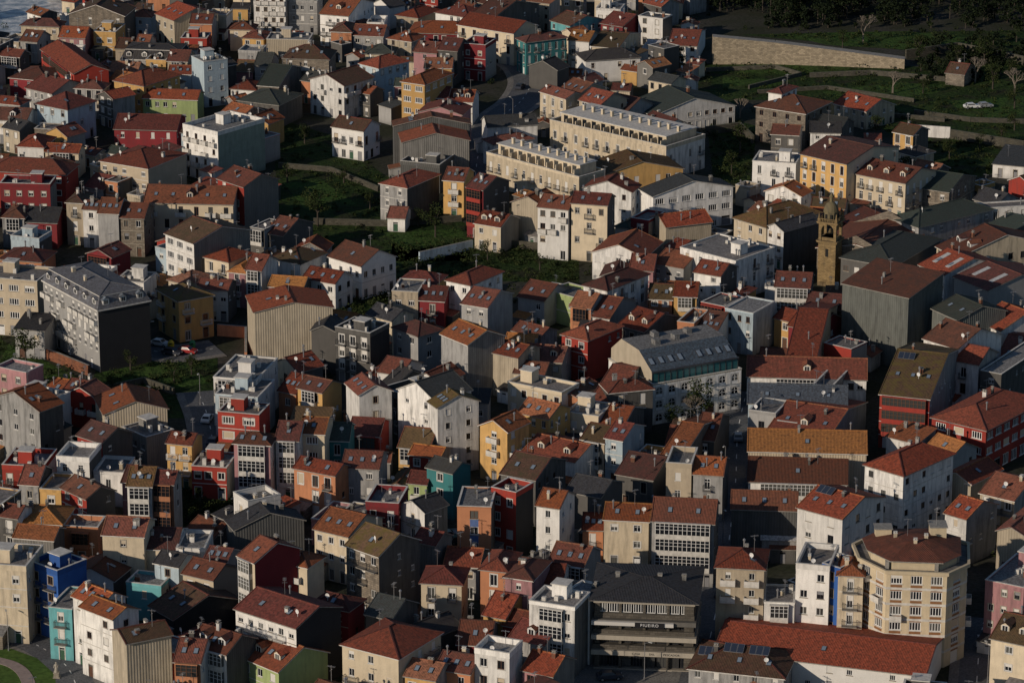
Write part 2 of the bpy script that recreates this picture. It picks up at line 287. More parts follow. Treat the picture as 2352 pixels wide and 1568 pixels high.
# ---------------------------------------------------------------- facade
def facade(m,o,ux,n,Wd,H,nfl,mat,rnd,st,win,face,out,block=None):
    o=Vector(o);ux=Vector(ux);n=Vector(n)
    def P(u,z,dp=0): q=o+ux*u-n*dp; return (q.x,q.y,z)
    if not win or Wd<2.2:
        m.poly([P(0,-.6),P(Wd,-.6),P(Wd,H),P(0,H)],mat,[(0,-.6),(Wd,-.6),(Wd,H),(0,H)])
        return
    fh=H/nfl; ow=st['ow']; pit=st['pit']
    nc=max(1,int((Wd-.5)/pit)); sp_=Wd/nc; ow=min(ow,sp_-.5)
    xs=[0]; 
    for i in range(nc):
        c=sp_*(i+.5)+(rnd.uniform(-.18,.18) if st.get('jit') else 0); xs+=[c-ow/2,c+ow/2]
    xs.append(Wd); zs=[-.6]; kinds=[]
    for k in range(nfl):
        if k==0: a,b=.08,min(2.35,fh-.45)
        elif st['tall']: a,b=k*fh+.12,k*fh+min(2.3,fh-.4)
        else: a,b=k*fh+.95,k*fh+min(.95+st['oh'],fh-.3)
        zs+=[a,b]
    zs.append(H); dp=.16
    doorc=rnd.randrange(nc)
    for j in range(len(zs)-1):
        for i in range(len(xs)-1):
            x0,x1,z0,z1=xs[i],xs[i+1],zs[j],zs[j+1]
            hid=block and j==1 and x1>block[0] and x0<block[1]
            if i%2==1 and j%2==1 and rnd.random()>st['skip'] and not hid and not (j==1 and st.get('nog')):
                m.poly([P(x0,z0),P(x0,z0,dp),P(x0,z1,dp),P(x0,z1)],mat); m.poly([P(x1,z0,dp),P(x1,z0),P(x1,z1),P(x1,z1,dp)],mat)
                m.poly([P(x0,z1,dp),P(x1,z1,dp),P(x1,z1),P(x0,z1)],mat); m.poly([P(x0,z0),P(x1,z0),P(x1,z0,dp),P(x0,z0,dp)],2)
                fl=(j-1)//2; out.append((face,(x0+x1)/2,z0,x1-x0,z1-z0,fl,'door' if fl==0 and (i-1)//2==doorc else ('shop' if fl==0 else 'win'),P((x0+x1)/2,z0,dp-.045)))
                if st['sur']:
                    t=.15; pr=-.035
                    for (a,b,c,d) in((x0-t,x0,z0-(.0),z1+t),(x1,x1+t,z0,z1+t),(x0,x1,z1,z1+t)):
                        m.poly([P(a,c,pr),P(b,c,pr),P(b,d,pr),P(a,d,pr)],2)
                        m.poly([P(a,c,0),P(a,c,pr),P(a,d,pr),P(a,d,0)],2);m.poly([P(b,c,pr),P(b,c,0),P(b,d,0),P(b,d,pr)],2); m.poly([P(a,d,pr),P(b,d,pr),P(b,d,0),P(a,d,0)],2)
                if fl>0:
                    a,b,c,d,pr=x0-.12,x1+.12,z0-.12,z0-.002,-.09
                    m.poly([P(a,c,pr),P(b,c,pr),P(b,d,pr),P(a,d,pr)],2);m.poly([P(a,d,pr),P(b,d,pr),P(b,d,0),P(a,d,0)],2)
                    m.poly([P(a,c,0),P(a,c,pr),P(a,d,pr),P(a,d,0)],2);m.poly([P(b,c,pr),P(b,c,0),P(b,d,0),P(b,d,pr)],2);m.poly([P(b,c,pr),P(a,c,pr),P(a,c,0),P(b,c,0)],2)
            else:
                mm=3 if (st['band']>=2 and 2<=j<len(zs)-2) and i%2==1 else mat
                m.poly([P(x0,z0),P(x1,z0),P(x1,z1),P(x0,z1)],mm,[(x0,z0),(x1,z0),(x1,z1),(x0,z1)])
    if st['band'] in(1,2):
        for k in range(1,nfl):
            z=k*fh+(.12 if st['band']==2 else 0); t=.14 if st['band']==1 else .42; mt=2; pr=-.05
            m.poly([P(0,z-t/2-.0,pr),P(Wd,z-t/2,pr),P(Wd,z+t/2,pr),P(0,z+t/2,pr)],mt); m.poly([P(0,z+t/2,pr),P(Wd,z+t/2,pr),P(Wd,z+t/2,0),P(0,z+t/2,0)],mt);m.poly([P(Wd,z-t/2,pr),P(0,z-t/2,pr),P(0,z-t/2,0),P(Wd,z-t/2,0)],mt)
# ---------------------------------------------------------------- roofs
def extr(m,faces,uvs,th,mat,rimmat):
    edges={}
    rd=lambda p:(round(p[0],3),round(p[1],3),round(p[2],3))
    for f,uv in zip(faces,uvs):
        m.poly([(p[0],p[1],p[2]+th) for p in f],mat,uv); m.poly([(p[0],p[1],p[2]) for p in f][::-1],rimmat)
        for i in range(len(f)):
            a,b=f[i],f[(i+1)%len(f)]; k=tuple(sorted((rd(a),rd(b))))
            edges.setdefault(k,[]).append((a,b))
    for k,l in edges.items():
        if len(l)==1:
            a,b=l[0]; m.poly([a,b,(b[0],b[1],b[2]+th),(a[0],a[1],a[2]+th)],rimmat)
def roof(kind,w,d,H,rnd,tone,o=.38):
    m=M(); swap=False; th=.17
    if kind=='r' or (kind in 'hM' and d>w): swap=True
    L,Sp=(d,w) if swap else (w,d)
    mp=(lambda x,y,z:(y,-x,z)) if swap else (lambda x,y,z:(x,y,z))
    inv=(lambda x,y:(-y,x)) if swap else (lambda x,y:(x,y))
    tp=math.tan(R((24 if Sp<11 else (19 if Sp<16 else 14))+rnd.uniform(-3,3)))
    if kind in 'lr':
        rise=Sp/2*tp; ze=H-o*tp; zr=H+rise; a=L/2+o*.7; b=Sp/2+o; sl=math.hypot(b,zr-ze)
        f1=[mp(-a,-b,ze),mp(a,-b,ze),mp(a,0,zr),mp(-a,0,zr)]; f2=[mp(a,b,ze),mp(-a,b,ze),mp(-a,0,zr),mp(a,0,zr)]
        extr(m,[f1,f2],[[(-a,0),(a,0),(a,sl),(-a,sl)],[(a,0),(-a,0),(-a,sl),(a,sl)]],th,0,2)
        m.beam(mp(-a,0,zr+th+.01),mp(a,0,zr+th+.01),.24,1)
        for s_ in(-1,1):
            for q in(-1,1): m.beam(mp(s_*(a-.1),q*b,ze+th+.01),mp(s_*(a-.1),0,zr+th+.01),.16,1)
        hf=lambda x,y:H+rise-abs(inv(x,y)[1])*tp+th
        return m.mesh('roof',[TM(tone),TM('O' if tone in 'OR' and rnd.random()<.4 else ('M' if tone in 'RMB' else tone)),trimC if rnd.random()<.65 else trimW]),hf,tp,rise,swap
    if kind in 'hM':
        base=H; ins=0
        if kind=='M':
            a0,b0=L/2+.2,Sp/2+.2; a1,b1=L/2-1.0,Sp/2-1.0; z1=H+2.4
            c0=[mp(-a0,-b0,H),mp(a0,-b0,H),mp(a0,b0,H),mp(-a0,b0,H)]; c1=[mp(-a1,-b1,z1),mp(a1,-b1,z1),mp(a1,b1,z1),mp(-a1,b1,z1)]
            for i in range(4):
                j=(i+1)%4; m.poly([c0[i],c0[j],c1[j],c1[i]],0,[(0,0),(10,0),(9,2.6),(1,2.6)])
            m.box(*( (-b0-.1,b0+.1,-a0-.1,a0+.1) if swap else (-a0-.1,a0+.1,-b0-.1,b0+.1)),H-.3,H-.01,2)
            L2,S2=a1*2,b1*2; base=z1; oo=.1; tp=math.tan(R(10))
        else: L2,S2,oo=L,Sp,o
        a=L2/2+oo;b=S2/2+oo; ze=base-oo*tp; zr=base+S2/2*tp; r=a-b; sl=math.hypot(b,zr-ze)
        if r<.3: r=.3
        f=[[mp(-a,-b,ze),mp(a,-b,ze),mp(r,0,zr),mp(-r,0,zr)],[mp(a,b,ze),mp(-a,b,ze),mp(-r,0,zr),mp(r,0,zr)],[mp(a,-b,ze),mp(a,b,ze),mp(r,0,zr)],[mp(-a,b,ze),mp(-a,-b,ze),mp(-r,0,zr)]]
        uv=[[(-a,0),(a,0),(r,sl),(-r,sl)],[(a,0),(-a,0),(-r,sl),(r,sl)],[(-b,0),(b,0),(0,sl)],[(-b,0),(b,0),(0,sl)]]
        extr(m,f,uv,th,0,2)
        m.beam(mp(-r,0,zr+th),mp(r,0,zr+th),.24,1)
        for s_ in(-1,1):
            for q in(-1,1): m.beam(mp(s_*a,q*b,ze+th),mp(s_*r,0,zr+th),.2,1)
        def hf(x,y):
            X,Y=inv(x,y); return base+min(S2/2-abs(Y),L2/2-abs(X))*tp+th
        return m.mesh('roof',[TM(tone),TM('M' if tone in 'RMB' else tone),trimC if rnd.random()<.6 else trimW]),hf,tp,0,swap
    if kind=='m':
        tp=math.tan(R(9)) if d<14 else math.tan(R(4)); ze=H-.3*tp+.02; zb=ze+(d+.6)*tp; a=w/2+.3;b=d/2+.3
        extr(m,[[(-a,-b,ze),(a,-b,ze),(a,b,zb),(-a,b,zb)]],[[(-a,0),(a,0),(a,2*b),(-a,2*b)]],.14,0,2)
        return m.mesh('roof',[TM(tone),TM(tone),trimC]),(lambda x,y:H+(y+d/2)*tp+.14),tp,0,False
    pz=H+rnd.choice([.25,.6,.95]); t=.22
    m.poly([(-w/2+t,-d/2+t,H+.05),(w/2-t,-d/2+t,H+.05),(w/2-t,d/2-t,H+.05),(-w/2+t,d/2-t,H+.05)],0,[(-w/2,-d/2),(w/2,-d/2),(w/2,d/2),(-w/2,d/2)])
    e=.05
    m.box(-w/2-e,w/2+e,-d/2-e,-d/2+t,H,pz,1);m.box(-w/2-e,w/2+e,d/2-t,d/2+e,H,pz,1);m.box(-w/2-e,-w/2+t,-d/2+t,d/2-t,H,pz,1);m.box(w/2-t,w/2+e,-d/2+t,d/2-t,H,pz,1)
    for (a,b,c,dd) in((-w/2-e-.05,w/2+e+.05,-d/2-e-.05,-d/2+t+.04),(-w/2-e-.05,w/2+e+.05,d/2-t-.04,d/2+e+.05),(-w/2-e-.05,-w/2+t+.04,-d/2+t+.04,d/2-t-.04),(w/2-t-.04,w/2+e+.05,-d/2+t+.04,d/2-t-.04)):
        m.box(a,b,c,dd,pz,pz+.08,2)
    return m,(lambda x,y:H+.05),0,0,False
def put_opening(e,rnd,fc_rot,ww,hh,kd,p,prim,alts,flags,name=None):
    if kd=='door': return obj('door',rnd.choice(DOORS),e,p,fc_rot,(ww,1,hh))
    if kd=='shop' and 'Q' not in flags and rnd.random()<.55: return obj('window',rnd.choice([SHOP,GAR,GAR]),e,p,fc_rot,(ww,1,hh))
    if 'Q' in flags: return obj('arched_window',ARCH,e,p,fc_rot,(ww,1,hh))
    me_=(STRIPS[0] if rnd.random()<.6 else rnd.choice(STRIPS)) if 'S' in flags else (WINS[prim] if rnd.random()<.55 else WINS[rnd.choice(alts)])
    return obj('window',me_,e,p,fc_rot,(ww,1,hh))
# ---------------------------------------------------------------- building
FOOT=[]; NB=[0]
def building(xl,xc,xr,yc,fl,a,kind,wc,wc2,tone,face,flags='',world=None,seed=0,name=None,group='houses of the dense old town',label=None):
    NB[0]+=1; rnd=random.Random(seed*7919+13)
    if world: P,w,d,ar=world; H=fl*2.9+.4; nfl=max(1,int(round(fl)))
    else:
        if kind=='l' and fl in(2,3) and (xc-xl)<95 and 'd' not in flags and rnd.random()<.10 and seed<900: kind='f'; flags+='F' if rnd.random()<.5 else ''
        if seed<900 and face=='L' and 2<=fl<=4 and not any(c in flags for c in 'bgcSTtN'):
            q_=rnd.random(); flags+='g' if q_<.16 else ('b' if q_<.34 else '')
        H=fl*2.9+.4; nfl=max(1,int(round(fl)))
        P,t=G(xc,yc,H); s=F/t; ar=R(a); tp=P.x/P.y
        cl=math.cos(ar)+math.sin(ar)*tp; cr=math.sin(ar)-math.cos(ar)*tp
        w=(xc-xl)/s/max(cl,.12); w=max(3.6,min(w,60))
        d=(xr-xc)/s/max(cr,.1) if (xr-xc)>=14 and cr>.1 else (rnd.uniform(7.5,10) if w<15 else rnd.uniform(10,13))
        d=max(5.5,min(d,42))
    ux=Vector((math.cos(ar),-math.sin(ar),0)); uy=Vector((math.sin(ar),math.cos(ar),0))
    C=Vector((P.x,P.y,0))-ux*w/2+uy*d/2
    FOOT.append((C.x,C.y,ar,w/2,d/2))
    if not name: name='apartment_building' if (fl>=5 or w*d>420) else ('warehouse' if wc in 'CDEH' and kind!='f' and fl<4 and w*d>150 else 'house')
    if not label:
        label=f"{['','single','two','three','four','five','six','seven'][nfl]}-storey {W[wc][4]} {name.replace('_',' ')} with {T[tone if kind!='f' else 'A'][5]} roof"
    e=obj(name,None,None,C,-ar,label=label,cat=name.replace('_',' '),group=group)
    e.empty_display_size=2
    m=M(); out=[]
    st=dict(ow=rnd.choice([.9,1.05,1.2]),oh=rnd.choice([1.2,1.35,1.5]),pit=rnd.choice([2.0,2.3,2.7,3.1]),tall=rnd.random()<.22,skip=.12,sur=rnd.random()<.5,band=1 if rnd.random()<.25 else 0,jit=fl<4)
    if 'S' in flags: st.update(ow=2.2,pit=2.9,skip=0,oh=1.4,tall=False,jit=0)
    if 'c' in flags: st.update(band=3,ow=1.5,pit=3.0,skip=0,jit=0,tall=False)
    if 'T' in flags: st.update(tall=True,skip=0,jit=0)
    if 'N' in flags: st.update(ow=.9,pit=3.4,skip=.25)
    if 'Q' in flags: st.update(ow=2.0,pit=2.7,skip=0,tall=True,sur=False,jit=0)
    fL=face in 'AL'; fR=face in 'AR'
    ann=None
    if not world and fl>=2 and name!='warehouse' and not any(c in flags for c in 'bgcPQTt') and w>4.5 and rnd.random()<.45 and seed<900:
        aw=rnd.uniform(2.4,min(4.6,w*.6)); ad=rnd.uniform(1.8,3.2); ax=rnd.choice([-w/2+aw/2+.02,w/2-aw/2-.02]); ann=(ax,aw,ad)
    blk=(ann[0]-ann[1]/2+w/2-.1,ann[0]+ann[1]/2+w/2+.1) if ann else None
    facade(m,(-w/2,-d/2,0),(1,0,0),(0,-1,0),w,H,nfl,0 if fL or wc==wc2 or face=='N' else 1,rnd,st,fL,0,out,blk)
    st2=dict(st); sideR=fR
    if face=='A': st2['skip']=max(st['skip'],.12)
    if face=='L' and fl>=2 and wc2 not in 'CDEHk' and rnd.random()<.6: sideR=True; st2.update(skip=.55,sur=False,tall=False,ow=.85,pit=2.6,oh=1.1,nog=True,band=0)
    if 'Q' in flags: st2['skip']=0
    facade(m,(w/2,-d/2,0),(0,1,0),(1,0,0),d,H,nfl,0 if face in'R' and wc==wc2 else 1,rnd,st2,sideR,1,out)
    facade(m,(w/2,d/2,0),(-1,0,0),(0,1,0),w,H,nfl,1,rnd,st,False,2,out)
    facade(m,(-w/2,d/2,0),(0,-1,0),(-1,0,0),d,H,nfl,1,rnd,st,False,3,out)
    rr=roof(kind,w,d,H,rnd,tone if kind!='f' else 'A')
    rm,hf,tp,rise,swap=rr
    if kind in 'lr':
        if not swap:
            m.poly([(w/2,-d/2,H),(w/2,d/2,H),(w/2,0,H+rise)],1,[(0,H),(d,H),(d/2,H+rise)]); m.poly([(-w/2,d/2,H),(-w/2,-d/2,H),(-w/2,0,H+rise)],1,[(0,H),(d,H),(d/2,H+rise)])
        else:
            m.poly([(-w/2,-d/2,H),(w/2,-d/2,H),(0,-d/2,H+rise)],0,[(0,H),(w,H),(w/2,H+rise)]); m.poly([(w/2,d/2,H),(-w/2,d/2,H),(0,d/2,H+rise)],1,[(0,H),(w,H),(w/2,H+rise)])
    if kind=='m':
        zb=H+d*tp
        m.poly([(w/2,-d/2,H),(w/2,d/2,H),(w/2,d/2,zb)],1); m.poly([(-w/2,d/2,H),(-w/2,-d/2,H),(-w/2,d/2,zb)],1); m.poly([(w/2,d/2,H),(-w/2,d/2,H),(-w/2,d/2,zb),(w/2,d/2,zb)],1)
    me=m.mesh('wall',[WM(wc),WM(wc2),trimS if rnd.random()<.4 else trimW,brown if 'U' not in flags else simple('blue_panel',(.09,.15,.33),.6,0,.15)]); obj('wall',me,e)
    if kind=='f':
        fm=rm
        if w>6 and d>6 and 't' not in flags and 'F' not in flags:
            bx=rnd.uniform(-w/2+2.2,w/2-2.2); by=rnd.uniform(-d/2+2.6,d/2-1.8)
            fm.box(bx-1.3,bx+1.3,by-1.3,by+1.3,H+.05,H+2.4,1); fm.box(bx-1.5,bx+1.5,by-1.5,by+1.5,H+2.4,H+2.55,2)
            for k in range(rnd.randrange(3,8)):
                x=rnd.uniform(-w/2+1,w/2-1);y=rnd.uniform(-d/2+1,d/2-1); fm.box(x-.35,x+.35,y-.3,y+.3,H+.05,H+rnd.uniform(.6,1.4),2)
        if 't' in flags:
            fm.box(-w/2+1.8,w/2-1.8,-d/2+2.2,d/2-1.2,H+.05,H+2.6,1); fm.box(-w/2+1.5,w/2-1.5,-d/2+1.8,d/2-1,H+2.6,H+2.8,2)
            n=int(w/3.2)
            for i in range(n):
                x=-w/2+2+(w-4)*(i+.5)/n
                fm.box(x-.8,x+.5,-d/2+2.14,-d/2+2.18,H+.2,H+2.2,3)
                fm.box(x+1.0,x+1.6,-.4,.3,H+2.8,H+4.1,1); fm.box(x+.9,x+1.7,-.5,.4,H+4.1,H+4.25,2)
                if i%2: fm.box(x-.6,x-.0,1.4,2.0,H+2.8,H+3.8,1)
                fm.box(x+1.45,x+1.65,-d/2+.25,-d/2+2.1,H+.05,H+1.9,1)
        rme=fm.mesh('roof',[TM('A'),WM(wc),trimW,glass])
    else: rme=rm
    ro=obj('roof',rme,e)
    prim=rnd.choice([0,0,0,1,8,4,6,10]); alts=rnd.choice([[1,2,3],[2,9,1],[0,1,7],[5,4,0],[2,2,1]])
    fh=H/nfl
    if 'g' in flags and nfl>=2:
        gw=min(w-1.0,max(3,w*rnd.choice([.5,.75,.9]))); n=nfl-1
        obj('gallery',gal_mesh(gw,fh,n,1 if wc=='q' or wc=='r' else (2 if wc=='o' else 0)),e,(0,-d/2-.001,fh+.1))
    for (fc,u,z0,ww,hh,flr,kd,p) in out:
        if 'g' in flags and fc==0 and flr>0 and abs(-w/2+u)<gw/2: continue
        rz=0 if fc==0 else R(90)
        put_opening(e,rnd,rz,ww,hh,kd,p,prim,alts,flags)
        if kd=='win' and (('b' in flags) or (st['tall'] and rnd.random()<.5)) and (fc==0 or face=='A') and ww<1.9 :
            q=Vector(p)+ (Vector((0,-.115,0)) if fc==0 else Vector((.115,0,0))); bz=flr*fh+.08
            if 'b' in flags:
                if rnd.random()<.7: obj('balcony',balc_mesh(min(max(st['pit']-.3,1.8),2.4),seed%3),e,(q.x,q.y,bz),rz)
            else: obj('balcony',balc_mesh(1.6,1),e,(q.x,q.y,bz),rz)
    if ann:
        ax,aw,ad=ann; hh=rnd.uniform(2.2,2.7); a_=M(); o2=[]
        facade(a_,(-aw/2,-ad,0),(1,0,0),(0,-1,0),aw,hh,1,0,rnd,dict(ow=1.0,oh=1,pit=2.2,tall=False,skip=.3,sur=False,band=0),True,0,o2)
        a_.poly([(aw/2,-ad,-.6),(aw/2,-.01,-.6),(aw/2,-.01,hh+.45),(aw/2,-ad,hh)],0); a_.poly([(-aw/2,-.01,-.6),(-aw/2,-ad,-.6),(-aw/2,-ad,hh),(-aw/2,-.01,hh+.45)],0)
        ac=rnd.choice([wc,wc,'g','w','s','d']); an=obj('annex',a_.mesh('annex',[WM(ac),WM(ac),trimC,brown]),e,(ax,-d/2,0))
        r_=M(); x2=aw/2+.2; extr(r_,[[(-x2,-ad-.25,hh-.03),(x2,-ad-.25,hh-.03),(x2,-.005,hh+.49),(-x2,-.005,hh+.49)]],[[(-x2,0),(x2,0),(x2,ad),(-x2,ad)]],.12,0,1)
        obj('roof',r_.mesh('roof',[TM(rnd.choice(['K','R','O','M',tone,'A'])),trimC]),an)
        for (fc,u,z0,ww,h2,flr,kd,p) in o2: put_opening(an,rnd,0,ww,h2,kd,p,prim,alts,'')
    if 't' not in flags:
        for k in range(rnd.choice([0,1,1,2,3]) if fl<4 else 2):
            x=rnd.uniform(-.38,.38)*w; y=rnd.uniform(-.3,.3)*d
            if rnd.random()<.35: obj('flue_pipe',PIPE,ro,(x,y,hf(x,y)))
            else: obj('chimney',CHIM[rnd.randrange(5)],ro,(x,y,hf(x,y)),rnd.choice([0,R(90)]),(rnd.uniform(.6,1.2),rnd.uniform(.7,1.1),rnd.uniform(.45,1.0)))
        if rnd.random()<.6:
            x=rnd.uniform(-.3,.3)*w; y=rnd.uniform(-.1,.3)*d; obj('antenna',ANT,ro,(x,y,hf(x,y)),rnd.uniform(0,3))
        if rnd.random()<.3:
            x=rnd.uniform(-.4,.4)*w; y=-.3*d; obj('satellite_dish',DISH,ro,(x,y,hf(x,y)),rnd.uniform(-.5,.5))
    if kind in 'lhr' and (tone not in 'KW' or 's' in flags):
        n=(int(w/3.5) if 's' in flags else (rnd.choice([0,0,1,2,3]) ))
        for k in range(n):
            if swap: y=rnd.uniform(-.35,.3)*d; x=w*.25; rot=R(90)
            else: x=-w/2+w*(k+.6)/(n+.2); y=-d*.27; rot=0
            if kind=='h' and min(w/2-abs(x),d/2-abs(y))<d/2-abs(y): continue
            o_=obj('skylight',SKYL,ro,(x,y,hf(x,y)+.03),rot); o_.rotation_euler=(math.atan(tp),0,rot)
    if 'p' in flags:
        n=max(2,int(w/4.5))
        for k in range(n):
            x=-w/2+w*(k+.5)/n; y=-d*.22; o_=obj('roof_light',RPAN,ro,(x,y,hf(x,y)+.02)); o_.rotation_euler=(math.atan(tp),0,0)
    dd_='d' in flags or (kind=='l' and 2<=fl<=3 and w>6 and tone in 'RMB' and rnd.random()<.15)
    if dd_ and not swap:
        n=max(1,int(w/3.6)) if 'd' in flags else rnd.choice([1,2])
        for k in range(n):
            x=-w/2+w*(k+.5)/n; y=-d*.33 if kind!='M' else -d/2+.25
            obj('dormer',DORM.get(tone,DORM['M']),ro,(x,y,(hf(x,y) if kind!='M' else H+.9)),0)
    if ('d' in flags or 'D' in flags) and kind=='M' :
        n=max(1,int(d/3.6))
        for k in range(n):
            y=-d/2+d*(k+.5)/n; obj('dormer',DORM.get(tone,DORM['M']),ro,(w/2-.25,y,H+.9),R(90))
    if 'x' in flags:
        for k in range(max(1,int(w/5))):
            x=-w/2+2.2+k*4.2; y=-d*.08; o_=obj('solar_panel',SOL,ro,(x,y,hf(x,y)+.1)); o_.rotation_euler=(R(25),0,0)
    return e,ro,w,d,H
